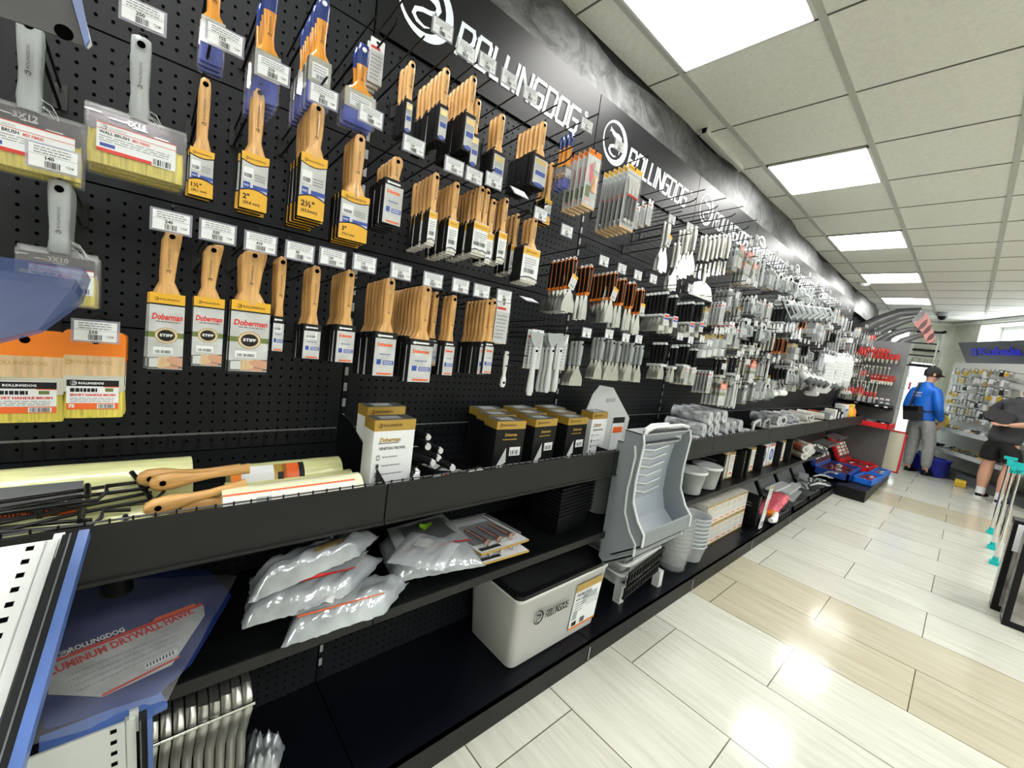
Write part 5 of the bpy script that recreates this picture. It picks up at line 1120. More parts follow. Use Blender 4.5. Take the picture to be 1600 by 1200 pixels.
T=l.T; l.T=Matrix.Rotation(-math.atan2(.0192,h)*0,4,'X'); l.text('THE MULTIUSE',.345,.205,.014,-.004,'ink',w=.10,bold=.03); l.lines(.345,.43,.185,.198,1,-.003,'ink'); l.lines(.345,.40,.135,.18,4,-.003,'inkgrey'); brand_mark(l,.115,.205,.028,-.0045,'ink',20); brand_text(l,.155,.19,.135,.026,-.0045,'ink',st=.0042)
wb=thing([part('body',m),part('rim',r_,'black rim and lid',),part('printed_label',l)],'paint_bucket',(1.04,.945,BASEZ),'large white-grey rectangular paint bucket with black top on bottom shelf','bucket')
def gtray(key,mt,grid=False):
    m=MB(); m.loft([rr(.03,.33,.02,.20,0,.02),rr(0,.36,-.01,.23,.075,.03),rr(-.012,.372,-.022,.242,.078,.03),rr(-.012,.372,-.022,.242,.084,.03),rr(.0,.36,-.0,.22,.082,.03),rr(.04,.32,.03,.19,.02,.02)],mt,True)
    for i in range(6): m.tube([(.05+.0*i,-.012+.0*i,.015+.011*i),(.31,-.012,.015+.011*i)],.0025,'greylight',5)
    ps=[part('tray',m)]
    if grid:
        g=MB(); g.box(0,.36,-.03,-.02,.0,.012,'black'); g.box(0,.36,-.03,-.02,.05,.06,'black')
        for i in range(13): g.box(.005+i*.028,.012+i*.028,-.03,-.02,.0,.06,'black')
        ps=[part('grid',g)]
    P(key,'paint_tray' if not grid else 'paint_grid',*ps)
gtray('gt','greylight'); gtray('gg','black',True)
for i in range(4): again('gt',(1.77+.012*i,.985-.004*i,BASEZ+.09+.05*i),(.06,-.02,.03),'pale grey paint tray stacked on bottom shelf, %s from bottom'%NTH[i],'paint tray','pale grey trays stacked on the bottom shelf')
for i in range(2): again('gg',(1.76+.02*i,.965,BASEZ+.07+.075*i),(.1,-.10,.05),'black plastic roller grid leaning on pale trays, %s'%('lower','upper')[i],'paint grid','black roller grids')
for i,(x,y) in enumerate(((1.83,1.0),(2.16,.97),(1.84,1.18),(2.14,1.18))):
    m=MB(); m.box(-.02,.02,-.02,.02,0,.09,'greylight'); thing([part('block',m)],'tray_block',(x,y,BASEZ),'pale grey plastic leg under the tray stack, %s'%('front left','front right','rear left','rear right')[i],'foot','pale feet under the trays')
for s_,(x,n,k_) in enumerate(((2.45,9,'bcl'),(2.67,8,'bclo'))):
    for i in range(n): again(k_,(x,1.03,BASEZ+.026*i),(0,0,0),'%s nested translucent bucket, %s from bottom'%(('left','right')[s_],NTH[i]),'bucket','nested translucent buckets, %s stack'%('left','right')[s_])
sbox('bxw',.10,.15,.13,'p'); sbox('bxg',.05,.15,.16,'k')
for j in range(2):
    for i in range(7):
        again('bxw',(2.86+.108*i,1.03,BASEZ+.152*j),(0,0,0),'cream and gold carton on bottom shelf, %s row, %s from left'%(('lower','upper')[j],NTH[i]),'carton','cream cartons on the bottom shelf')
again('bxk',(3.72,.97,BASEZ),(0,0,0),'black upright carton at right end of the cream cartons','carton',None,(1.8,1,1.25))
m=MB(); m.box(-.05,.05,-.003,.003,0,.36,'paper'); l=MB(); l.rect(-.05,.33,.05,.36,-.004,'gold'); l.rect(-.03,.12,.03,.28,-.004,'greylight'); l.rect(.01,.15,.04,.24,-.0045,'orangered'); l.barcode(-.04,.04,.02,.06,-.004); l.lines(-.04,.04,.28,.32,2,-.004,'ink')
thing([part('card',m),part('print',l)],'display_card',(3.72,.93,BASEZ+.01),'tall pale card with gold top leaning before the black carton','card',None,(.05,.1,.05))
# pink packets in a black tray
def otray(x,y,rz,label,w=.46,d=.26,mt='greydark'):
    m=MB(); m.box(0,w,0,d,0,.006,mt)
    for a in ((0,w,0,.012),(0,w,d-.012,d),(0,.012,0,d),(w-.012,w,0,d)): m.box(*a,0,.045,mt)
    for i in range(8): m.box(i*w/8+.01,i*w/8+.03,-.012,0,.01,.05,'black')
    lt=MB(); lt.T=Matrix.Translation((0,d,.045))@Matrix.Rotation(math.radians(60),4,'X'); lt.box(.0,w,0,d*.8,0,.012,mt); lt.box(.03,w*.47,.02,d*.7,-.014,.0,'tray'); lt.box(w*.53,w*.97,.02,d*.7,-.014,.0,'tray')
    thing([part('tray',m),part('lid',lt)],'tool_tray',(x,y,BASEZ+.002),label,'tool tray','open black tool trays on the bottom shelf',(0,0,rz))
otray(3.95,.90,.0,'open black tool tray holding the pink packets'); otray(4.55,.91,.0,'open black tool tray right of the pink packets'); otray(5.15,.92,.0,'open black tool tray, third from the pink packets'); otray(5.72,.92,0,'open black tool tray farthest along the bottom shelf')
for i in range(11):
    x=3.98+.036*i+rd.uniform(-.02,.02); bag([(x,.93+rd.uniform(0,.03),BASEZ+.02),(x+.14,.93,BASEZ+.03),(x+.15,1.06,BASEZ+.04),(x+.01,1.08,BASEZ+.03)],.022,'pink packet in clear film in tool tray, %s of the heap'%NTH[i],'packet','pink',seed=20+i,cat='packet',group='pink packets in the tool tray',dz=.010*i)
m=MB(); m.rrect(0,.10,0,.035,.01,0,.06,'orange'); thing([part('body',m)],'plastic_case',(3.98,.91,BASEZ+.05),'small orange item at front corner of the pink packets','case')
m=MB(); m.tube([(0,0,0),(.05,-.01,0),(.2,.02,.01)],[.02,.026,.022],'white',10); thing([part('body',m)],'tube',(3.85,.9,BASEZ+.06),'white rounded tube beside the tall pale card','tube')
for i,(x,y,z,w) in enumerate(((4.5,1.06,.13,.5),(4.75,1.0,.09,.55),(4.6,.93,.07,.5),(5.25,.98,.08,.3),(5.5,1.02,.12,.35))):
    m=MB(); m.rrect(0,w,0,.022,.008,0,.09,'greylight' if i<2 else 'greyplastic'); thing([part('pad',m)],'sanding_pad',(x,y,BASEZ+z),'pale grey flat pad across black tool trays, %s'%NTH[i],'pad','pale grey pads over the tool trays',(0,0,.05*i))
for i in range(9):
    m=MB(); a=rd.uniform(-.9,.9); m.tube([(0,0,0),(.09,.02,.02),(.17,0,.01)],[.010,.013,.008],('greylight','greyplastic','greydark')[i%3],8); m.box(.15,.20,-.02,.02,0,.01,'silver')
    thing([part('body',m)],'hand_tool',(5.2+rd.random()*.9,.95+rd.random()*.1,BASEZ+.07+.012*i),'loose grey hand tool on tool trays, %s'%NTH[i],'hand tool','loose grey hand tools',(0,rd.uniform(-.2,.2),a))
for i in range(3):
    m=MB(); m.box(0,.55,0,.16,0,.012,'metalgrey'); m.box(0,.55,0,.012,0,.03,'greydark'); thing([part('sheet',m)],'metal_tray',(5.6+.55*i,1.02,.50+.05*i),'long grey metal tray above the tool cases, %s'%('nearest','middle','farthest')[i],'metal tray','grey metal trays under the last tray shelves',(.2,0,0))
# ================================================================ things at the left edge, close to the camera
def tool_plate(T,parts_fn,name,label,cat,group=None):
    pass
# hanging broad knife seen from below at the top left corner
def poly_at(pts,y): return [at(a,b_,y=y) for a,b_ in pts]
q=poly_at([(-120,-60),(96,-30),(110,-2),(133,74),(60,46),(0,27),(-120,-10)],.88); o=q[3].copy()
m=MB(); m.prism([(v.x-o.x,v.z-o.z) for v in q],-.003,.0,'plategrey')
q2=poly_at([(104,-30),(122,-30),(141,64),(134,76)],.875); m2=MB(); m2.prism([(v.x-o.x,v.z-o.z) for v in q2],-.012,-.004,'bluestrip')
q3=poly_at([(124,10),(132,22),(143,66),(136,72)],.875); m3=MB(); m3.prism([(v.x-o.x,v.z-o.z) for v in q3],-.004,.006,'white')
c=at(100,51,y=.877); m4=MB(); m4.lathe([(.009,-.0045),(.009,-.0036)],'hole',(c.x-o.x,0,c.z-o.z),16,True,'y')
thing([part('blade',m),part('edge_strip',m2,'blue plastic edge'),part('end_piece',m3,'white plastic end'),part('hang_hole',m4)],'broad_knife',(o.x,.88,o.z),'grey broad knife with blue edge hanging at the top left corner','broad knife')
# blue film wrapped blade at left edge
A=at(-60,428,y=.86); B=at(112,450,y=.80); C2=at(123,470,y=.80); D2=at(60,515,y=.76); E2=at(-60,545,y=.76)
m=MB(); o=B.copy()
T_=[(A.x,A.y,A.z),(B.x,B.y,B.z),(C2.x,C2.y,C2.z),(D2.x,D2.y,D2.z),(E2.x,E2.y,E2.z)]
lo=[(a-o.x,b_-o.y,c-o.z) for a,b_,c in T_]; hi=[(a+.0,b_+.05,c+.012) for a,b_,c in lo]
m.add(lo+hi,[(0,1,2,3,4),(9,8,7,6,5)]+[(i,5+i,5+(i+1)%5,(i+1)%5) for i in range(5)],'mutedblue')
f=MB(); lo2=[(a+.004,b_-.004,c-.003) for a,b_,c in lo]; hi2=[(a+.004,b_+.056,c+.018) for a,b_,c in hi]; f.add(lo2+hi2,[(0,1,2,3,4),(9,8,7,6,5)]+[(i,5+i,5+(i+1)%5,(i+1)%5) for i in range(5)],'filmblue')
thing([part('blade',m),part('film',f,'clear blue-tinted film')],'plastic_float',o,'dark blue plastic float in film jutting in at the left edge','float')
# leaning white perforated plate with black and blue strips
def leaning(P0,P1,L_,wd,label,wblue=.012,wblk=.03,slots=9):
    """P0 top right corner, P1 bottom right corner"""
    P0=Vector(P0);P1=Vector(P1); d=(P1-P0).normalized(); ux=Vector((-1,0,0)); n=ux.cross(d).normalized()
    if n.y>0: n=-n
    T=Matrix(((ux.x,d.x,n.x,0),(ux.y,d.y,n.y,0),(ux.z,d.z,n.z,0),(0,0,0,1)))
    m=MB(); m.T=T; m.box(0,wblue,0,L_,-.012,.016,'bluestrip'); k=MB(); k.T=T; k.box(wblue,wblk,0,L_,-.012,.010,'blackmatte'); k.box(wblue+.008,wblue+.010,0,L_,.010,.012,'greydark')
    w=MB(); w.T=T; w.box(wblk+.016,wd,.0,L_,-.004,.0,'steelwhite'); w.box(wblk+.004,wblk+.018,.0,L_,-.012,.0,'steelwhite'); w.box(wblk,wblk+.012,-.012,.030,-.010,-.004,'steelwhite')
    s_=MB(); s_.T=T
    for i in range(slots*3): s_.box(wblk+.028,wblk+.036,.006+i*.0205,.013+i*.0205,.0001,.0006,'hole')
    thing([part('plate',w,'white perforated metal plate',[('slots',s_,None)]),part('rubber_strip',k,'black strip'),part('edge_strip',m,'blue edge strip')],'display_plate',P0,label,'metal plate')
p0=at(141,834,y=.90); p1=at(38,1200,y=.66)
leaning(p0,p1,(p1-p0).length*1.5,.32,'white perforated metal plate with blue edge leaning at the left, larger')
p0=at(238,1112,y=.86); p1=at(240,1200,y=.855)
leaning(p0,p1,.34,.30,'white perforated metal plate with blue edge below the blue hawk bag',wblue=.007,wblk=.018)
# aluminium hawk in a bag
ang_=math.radians(4); P0=at(205,895,z=.625); n=Vector((0,-math.sin(ang_),math.cos(ang_)))
def onp(px,py,P0,n):
    d=FW+RT*((px-800)/FPX)-UP*((py-600)/FPX); o=Vector((0,0,CAMZ)); return o+d*((P0-o).dot(n)/d.dot(n))
def flat(mb,pts,lift,mt,th=None):
    vs=[onp(a,b_,P0,n)+n*lift-P0 for a,b_ in pts]
    if th:
        k=len(vs); vs2=[v-n*th for v in vs]; mb.add([tuple(v) for v in vs+vs2],[tuple(range(k)),tuple(range(2*k-1,k-1,-1))]+[(i,(i+1)%k,k+(i+1)%k,k+i) for i in range(k)],mt)
    else: mb.add([tuple(v) for v in vs],[tuple(range(len(vs)))],mt)
m=MB(); flat(m,[(85,925),(210,893),(325,890),(362,930),(300,1035),(245,1085),(70,1140),(55,1060)],0,'navy',.003)
l=MB(); flat(l,[(80,1036),(318,946),(320,962),(275,1030),(268,1040),(160,1090),(75,1086)],.0012,'papergrey'); flat(l,[(78,1040),(318,946),(314,943),(78,1034)],.0018,'red'); flat(l,[(238,974),(242,967),(304,944),(306,948)],.0022,'orangered'); flat(l,[(158,1091),(280,1029),(282,1025),(160,1086)],.0018,'red')
def ptext(t,a,b_,h,mt,lift=.003,bold=.03):
    """text laid along the line a-b (pixels of the plane), h pixels tall"""
    A_=onp(*a,P0,n)-P0; B_=onp(*b_,P0,n)-P0; U_=(B_-A_); Lw=U_.length; U_.normalize(); V_=n.cross(U_); hh=(onp(a[0],a[1]-h,P0,n)-onp(*a,P0,n)).length
    vs,fs,tw,th=text_geo(t,bold); l.add([tuple(A_+U_*(x/tw*Lw)+V_*(y/th*hh)+n*lift) for x,y in vs],fs,mt)
ptext('ALUMINUM DRYWALL HAWK',(62,1066),(306,959),13,'red'); ptext('ROLLINGDOG',(109,1022),(196,988),8,'paper')
for i in range(4):
    y0=1061+9*i-0; ptext('• 33x33cm lightweight for plaster or mortar use',(105+3*i,y0),(280-3*i,y0-74),4,'inkgrey',bold=.0)
flat(l,[(227,1040),(276,1015),(278,1022),(228,1048)],.0026,'paper')
for i in range(9): flat(l,[(229+5*i,1040-2.5*i),(231+5*i,1039-2.5*i),(231.5+5*i,1044-2.5*i),(229.5+5*i,1045-2.5*i)],.0032,'ink')
T=l.T; ux=(onp(110,1022,P0,n)-onp(95,1028,P0,n)).normalized(); 
cc_=onp(98,1024,P0,n)-P0; l.T=Matrix(((ux.x,-n.x,n.cross(ux).x,cc_.x),(ux.y,-n.y,n.cross(ux).y,cc_.y),(ux.z,-n.z,n.cross(ux).z,cc_.z),(0,0,0,1))); brand_mark(l,0,0,.009,-.003,'paper',18); l.T=T
f=MB(); rd=random.Random(5); g=[]; NX,NY=16,12
cs=[(50,915),(370,905),(262,1098),(50,1175)]
for j in range(NY+1):
    for i in range(NX+1):
        u,v=i/NX,j/NY; px=(cs[0][0]*(1-u)+cs[1][0]*u)*(1-v)+(cs[3][0]*(1-u)+cs[2][0]*u)*v; py=(cs[0][1]*(1-u)+cs[1][1]*u)*(1-v)+(cs[3][1]*(1-u)+cs[2][1]*u)*v
        g.append(tuple(onp(px,py,P0,n)-P0+n*(.008+rd.uniform(0,.007)*(1 if 0<i<NX else .2)+.004*math.sin(u*9+v*14))))
f.add(g,[(j*(NX+1)+i,j*(NX+1)+i+1,(j+1)*(NX+1)+i+1,(j+1)*(NX+1)+i) for j in range(NY) for i in range(NX)],'filmthin',True)
bl=MB(); flat(bl,[(62,1150),(250,1078),(262,1098),(200,1130),(60,1175)],-.001,'bluestrip',.012)
hd=MB(); c0=onp(185,925,P0,n)-P0; hd.tube([tuple(c0+n*.004),tuple(c0+n*.03),tuple(c0+n*.06)],[.03,.024,.02],'black',14)
thing([part('plate',m,'dark blue square plate'),part('printed_label',l),part('handle',hd),part('folded_edge',bl,'blue padded edge'),part('bag',f,'clear bag')],'drywall_hawk',P0,'blue aluminium drywall hawk in clear bag on middle shelf, lower left','drywall hawk')
# nested stainless pans on the bottom shelf
for i in range(9):
    m=MB(); x=.030+.021*i
    prof=[(.93+.012*math.sin(i),.455),(.915,.44),(.905,.41),(.93,.36),(.955,.30),(.945,.24),(.955,.17),(.98,.105)]
    rings=[[(0,y,z),(.017,y-.004,z),(.019,y+.10*(z/.45),z),(.003,y+.10*(z/.45),z)] for y,z in prof]
    m.loft(rings,'steelsatin',True); r_=MB(); r_.tube([(-.002,.902,.425),(.021,.902,.425)],.005,'steel',6)
    thing([part('body',m),part('rim',r_)],'steel_pan',(x,.075,0),'nested stainless steel pan with curved side at lower left, %s from left'%NTH[i],'steel pan','nested steel pans on the bottom shelf',(0,0,0))
bag([at(380,1225,z=.15),at(430,1225,z=.15),at(445,1165,z=.15),at(385,1150,z=.15)],.05,'small crumpled clear wrapper beside the steel pans',mt='silverbag',seed=31,wr=2)
# ================================================================ red tool display at the end of the run
RX=8.3
t=empty('tool_display',(RX,1.0,0)); tag(t,'red-shelved tool display stand at end of the black shelving','display stand')
def rl(mb): mb.T=Matrix.Translation((-RX,-1.0,0)); return mb
m=rl(MB()); m.box(RX,RX+.03,.70,1.42,.12,2.05,'metalgrey'); holes=[]; m.build('back_panel',t)
m=rl(MB()); m.box(7.75,RX,.70,1.40,.80,.82,'black'); m.box(7.73,7.76,.68,1.40,.79,.86,'redshelf'); m.box(7.73,RX,.66,.69,.79,.86,'redshelf'); m.build('red_shelf',t)
m=rl(MB()); m.box(7.55,RX+.03,.62,1.42,0,.13,'black'); m.build('base',t)
m=rl(MB()); 
for z in (1.05,1.10): m.box(7.9,RX,.72,1.40,z,z+.012,'black')
m.build('black_shelf',t)
t2=empty('notice_board',(8.6,.66,.30)); tag(t2,'red-framed white board standing behind the red shelf','board')
m=MB(); m.box(-.01,.01,-.11,.11,-.18,.42,'beige'); m.build('board',t2); m=MB()
for b_ in ((-.02,.02,-.13,-.11,-.2,.44),(-.02,.02,.11,.13,-.2,.44),(-.02,.02,-.13,.13,.42,.44),(-.02,.02,-.13,.13,-.2,-.18)): m.box(*b_,'redshelf')
m.build('frame',t2)
# rows of hooks with red tools, hanging towards the camera
hk2=MB(); hk2.tube([(0,0,0),(-.16,0,.006),(-.17,0,.016)],.003,'wire',5); P('hk2','display_hook',part('wire',hk2))
rows=[('scr',1.93,11,.92,1.36),('pli',1.84,9,.80,1.20),('wre',1.66,12,.86,1.34),('pli',1.52,8,.80,1.02),('wre',1.42,10,.95,1.36),('scr',1.27,10,.95,1.36),('pkslim',1.2,6,.80,1.12)]
kn={'scr':('red-handled screwdriver','screwdriver'),'pli':('red-handled pliers','pliers'),'wre':('chrome ring wrench','wrench'),'pkslim':('small pale tool card','card pack')}
for ri,(k_,z,nn,ya,yb) in enumerate(rows):
    for i in range(nn):
        y=ya+(yb-ya)*i/max(1,nn-1); inst('hk2',(RX,y,z+.0),(0,0,0),'thin wire hook on red display, %s row, %s from right'%(NTH[ri],NTH[i]),'hook','hooks of the red display')
        for d in range(2): inst(k_,(RX-.14+.06*d,y,z-.012),(0,0,math.radians(-70)),'%s, %s row, %s from right%s'%(kn[k_][0],NTH[ri],NTH[i],', front' if not d else ', behind'),kn[k_][1],'tools on the red display',(1.1,1.1,1.1))
rd=random.Random(9)
for i in range(22):
    m=MB(); k_=i%3
    if k_==0: m.rrect(-.05,.05,0,.05,.012,-.04,.04,'black')
    elif k_==1: m.tube([(-.08,0,.02),(0,0,.03),(.07,0,.02)],[.015,.02,.012],'black',8)
    else: m.box(-.04,.04,-.03,.03,0,.06,('redshelf','woodpale','greydark')[i%3])
    l=MB(); l.rect(-.02,.015,.02,.035,-.041,'paper')
    lev=(.822,1.064,1.114)[i%3 if i>9 else 0]
    thing([part('body',m),part('label',l)],'power_tool_part',(7.84+rd.random()*.35,.76+rd.random()*.55,lev),'dark tool lying on red display shelf, %s of the clutter'%NTH[i%20]+(' again' if i>19 else ''),'tool','dark tools on the red display',(0,0,-1.2+rd.uniform(-.5,.5)))
# open tool cases
def case(x,y,rz,col,lc,label,w=.50,d=.36,sc=1.,lid=True):
    b=MB(); b.box(0,w,0,d,0,.012,col)
    for a in ((0,w,0,.02),(0,w,d-.02,d),(0,.02,0,d),(w-.02,w,0,d)): b.box(*a,0,.07,col)
    i_=MB(); i_.box(.02,w-.02,.02,d-.02,.012,.045,'lens' if lc else 'greydark')
    s_=MB(); rd=random.Random(len(label))
    for k in range(18): xx=.03+rd.random()*(w-.1); yy=.03+rd.random()*(d-.1); s_.cyl((xx,yy,.05),(xx+rd.uniform(.0,.09),yy+rd.uniform(-.03,.05),.05),.007,('chrome','redshelf','chrome','paper')[k%4],7)
    s_.ms
    ps=[part('case_base',b),part('insert',i_),part('sockets',s_,'chrome and red tools')]
    if lid:
        l=MB(); l.T=Matrix.Translation((0,d,.05))@Matrix.Rotation(math.radians(62),4,'X'); l.box(0,w,0,d,0,.03,col)
        c=MB(); c.T=Matrix.Translation((0,d,.05))@Matrix.Rotation(math.radians(62),4,'X')
        for a in range(13):
            for q_ in range(7): c.cyl((.03+a*(w-.06)/12,.03+q_*(d-.06)/6,.030),(.03+a*(w-.06)/12,.03+q_*(d-.06)/6+.03,.036),.0085,'chrome' if (a*q_)%5 else 'lens',6)
        ps+= [part('lid',l,None,[('tool_rack',c,None)])]
    o=thing(ps,'tool_case',(x,y,.135),label,'tool case',None,(0,0,rz)); o.scale=(sc,sc,sc); return o
case(6.55,.82,.0,'blue',1,'open blue tool case with raised lid full of chrome sockets, nearest',.62,.27,1.4)
case(6.70,.62,-.06,'bluebright',1,'open bright blue tray of small red tools in front',.6,.19,1.,False)
case(7.6,.76,-.05,'redshelf',1,'open red tool case farther along beside the blue one',.5,.30,1.2)
case(7.42,.60,-.05,'bluebright',0,'open blue tray of tools in front of the red case',.6,.14,1.,False)
m=MB(); m.box(6.3,8.5,.62,.9,0,.13,'black'); m.T=Matrix.Identity(4); o=MB(); o.box(-1.1,1.1,-.14,.14,0,.128,'black'); thing([part('plinth',o)],'plinth',(7.4,.75,0),'low black plinth carrying the open tool cases','plinth')
# curved claw shaped sign fixture
def arm(p,w0,label_i):
    m=MB(); rings=[]
    n_=len(p)
    for i,q_ in enumerate(p):
        ww=w0*(1.0-.55*i/(n_-1)); d=(Vector(p[min(i+1,n_-1)])-Vector(p[max(i-1,0)])).normalized(); up=Vector((1,0,0)).cross(d).normalized()
        P_=Vector(q_); rings.append([tuple(P_+up*ww+Vector((.012,0,0))),tuple(P_+up*ww-Vector((.012,0,0))),tuple(P_-up*ww-Vector((.012,0,0))),tuple(P_-up*ww+Vector((.012,0,0)))])
    m.loft(rings,'metalgrey',True); return m
CX=8.5; t=empty('claw_sign',(CX,1.4,1.85)); tag(t,'large dark curved claw fixture ending in pink striped block near ceiling','display fixture')
def cp(px,py): 
    v=at(px,py,x=CX); return (v.x-CX,v.y-1.4,v.z-1.85)
arms=[([(1312,548),(1335,520),(1370,502),(1405,489),(1440,486)],.11),([(1325,560),(1350,530),(1385,512),(1410,502),(1430,497)],.075),([(1345,562),(1370,535),(1395,520),(1415,514),(1435,512)],.065),([(1362,562),(1390,543),(1412,530),(1430,524),(1442,522)],.065)]
for k,(pp,w0) in enumerate(arms):
    v=[Vector(cp(*a)) for a in pp]; w_=[]
    for i in range(len(v)-1):
        for s_ in range(3): w_.append(v[i].lerp(v[i+1],s_/3))
    w_.append(v[-1]); w_=[(a.x+.06*k,a.y,a.z) for a in w_]; arm(w_,w0,k).build('arm',t)
bk=[cp(*a) for a in ((1441,484),(1446,487),(1444,495),(1434,505),(1427,507),(1425,500),(1432,494),(1436,488))]
m=MB(); m.add([(x-.02,y,z) for x,y,z in bk]+[(x+.02,y,z) for x,y,z in bk],[tuple(range(8)),tuple(range(15,7,-1))]+[(i,(i+1)%8,8+(i+1)%8,8+i) for i in range(8)],'metalgrey')
for a in ((1439,486.5),(1431,503)): v=cp(*a); m.lathe([(.012,-.03),(.012,-.02)],'paper',v,8,True,'x')
m.build('bracket',t)
bl_=[cp(*a) for a in ((1447,489),(1452,497),(1459,520),(1461,530),(1456,535),(1449,536),(1441,520),(1427,506),(1436,501),(1444,494))]
m=MB(); N_=len(bl_); m.add([(x-.06,y,z) for x,y,z in bl_]+[(x+.1,y,z) for x,y,z in bl_],[tuple(range(N_)),tuple(range(2*N_-1,N_-1,-1))]+[(i,(i+1)%N_,N_+(i+1)%N_,N_+i) for i in range(N_)],'pinkwood'); m.build('striped_block',t,None)
for k,(a,b_) in enumerate((((1434,517),(1450,499)),((1441,525),(1456,507)),((1448,534),(1460,520)))):
    A_=Vector(cp(*a));B_=Vector(cp(*b_)); d=B_-A_; nn=Vector((0,-d.z,d.y)).normalized(); vs=[]
    for i in range(9): s_=i/8; vs.append(A_+d*s_+nn*.035*math.sin(math.pi*s_))
    for i in range(9): s_=1-i/8; vs.append(A_+d*s_-nn*.02*math.sin(math.pi*s_))
    m=MB(); m.add([(v.x-.063,v.y,v.z) for v in vs]+[(v.x-.058,v.y,v.z) for v in vs],[tuple(range(18)),tuple(range(35,17,-1))]+[(i,(i+1)%18,18+(i+1)%18,18+i) for i in range(18)],'lens'); m.build('dark_stripe',t)
m=MB(); m.box(-.1,.02,-.02,.02,-.5,.2,'metalgrey'); m.build('post',t)
# grey wire grid and frames before the back windows
t=empty('wire_rack',(10.9,1.05,0)); tag(t,'tall wire grid rack with empty prongs in front of back windows','wire rack')
m=MB(); m.T=Matrix.Identity(4)
m.box(-.02,.02,.16,.24,0,2.32,'metalgrey'); m.box(-.02,.02,.02,.045,0,2.35,'trimwhite'); m.box(-.02,.02,-.50,-.475,0,2.35,'trimwhite'); m.build('posts',t)
for z in (2.28,2.05,1.85): m=MB(); m.box(-.012,.012,-.48,.03,z-.012,z+.012,'black'); m.build('rail',t)
for z in (1.88,1.62):
    for i in range(9):
        m=MB(); y=-.55+i*.085; m.tube([(-.02,y,z),(-.22,y,z+.01),(-.22,y,z+.10),(-.02,y,z+.09)],.004,'metalgrey',5); m.build('prong',t)
m=MB()
for z in (1.0,1.2,1.4): m.tube([(0,-.5,z),(0,.2,z)],.004,'metalgrey',5)
for i in range(8): m.tube([(0,-.5+.1*i,.9),(0,-.5+.1*i,2.0)],.003,'metalgrey',5)
m.build('grid',t)
for i,(y,z,w,h_) in enumerate(((1.06,1.60,.09,.15),(.98,1.66,.07,.17),(1.05,.55,.08,.2),(.72,1.45,.03,.14),(1.04,1.52,.03,.08))):
    m=MB(); m.box(-.01,.01,-w/2,w/2,-h_/2,h_/2,'redshelf'); l=MB(); l.box(-.012,-.010,-w*.3,w*.3,-h_*.2,h_*.1,'pink'); thing([part('card',m),part('print',l)],'red_card',(10.86,y*1.11,1.344+(z-1.344)*1.11),'red card hanging on wire rack by the windows, %s'%('left upper one','right upper one','lowest one','thin one by the cap','small one')[i],'card','red cards by the back windows')
m=MB(); m.rrect(-.06,.06,0,1.5,.01,-.01,.01,'white'); 
for i,y in enumerate((1.12,.92,.62,.5)): 
    m=MB(); m.box(-.01,.01,-.05,.05,0,1.75-.1*i,('white','greylight')[i%2]); thing([part('board',m)],'white_profile',(10.3,y,0),'long white plastic profile leaning by the back windows, %s from left'%NTH[i],'profile','white profiles by the back windows')
# ================================================================ rack on the diagonal wall, with the sign above
def dg(u,v,z): return DG@Vector((u,-v,z))      # v: distance out from the wall
aw=math.atan2(dgx.y,dgx.x)
t=empty('brand_sign',dg(.42,.14,2.0),(0,0,aw)); tag(t,'dark grey slanted sign with blue lettering above the diagonal wall rack','sign')
m=MB(); m.add([(0,.0,.36),(2.6,.0,.36),(2.6,.12,0),(.12,.12,0),(0,.03,.36),(2.6,.03,.36),(2.6,.15,0),(.12,.15,0)],[(0,3,2,1),(4,5,6,7),(0,1,5,4),(1,2,6,5),(2,3,7,6),(3,0,4,7)],'signgrey'); m.build('panel',t)
m=MB(); m.T=Matrix.Translation((0,-.006,0))@Matrix(((1,0,0,0),(0,1,-.333,.12),(0,0,1,0),(0,0,0,1)))
m.rrect(.30,.42,.13,.25,.015,-.004,.0,'bluesign'); m.rect(.33,.155,.39,.225,-.0045,'signgrey'); m.text('K',.335,.165,.05,-.005,'bluesign',bold=.04); m.text('Kubala',.46,.13,.13,-.004,'bluesign',w=.86,bold=.05); m.build('lettering',t)
t=empty('wall_rack',dg(.3,.03,0),(0,0,aw)); tag(t,'pale pegboard rack along the diagonal wall with white shelves','wall rack')
m=MB(); m.box(.0,3.2,-.02,.0,.4,2.0,'trimwhite'); m.build('back_panel',t)
for z in (.42,.78,): m=MB(); m.box(0,3.2,-.40,-.02,z,z+.02,'greyplastic'); m.box(0,3.2,-.41,-.40,z-.02,z+.05,'greylight'); m.build('shelf',t)
m=MB(); m.box(0,3.2,-.38,-.02,.0,.12,'greydark'); m.build('base',t)
rd=random.Random(21)
kinds=[('yellow plastic tool bag','yellowtool'),('clear packet of small parts','silver'),('grey metal clip','steel'),('white packet','white'),('brown packet','brass'),('black-handled tool','black')]
idx=0
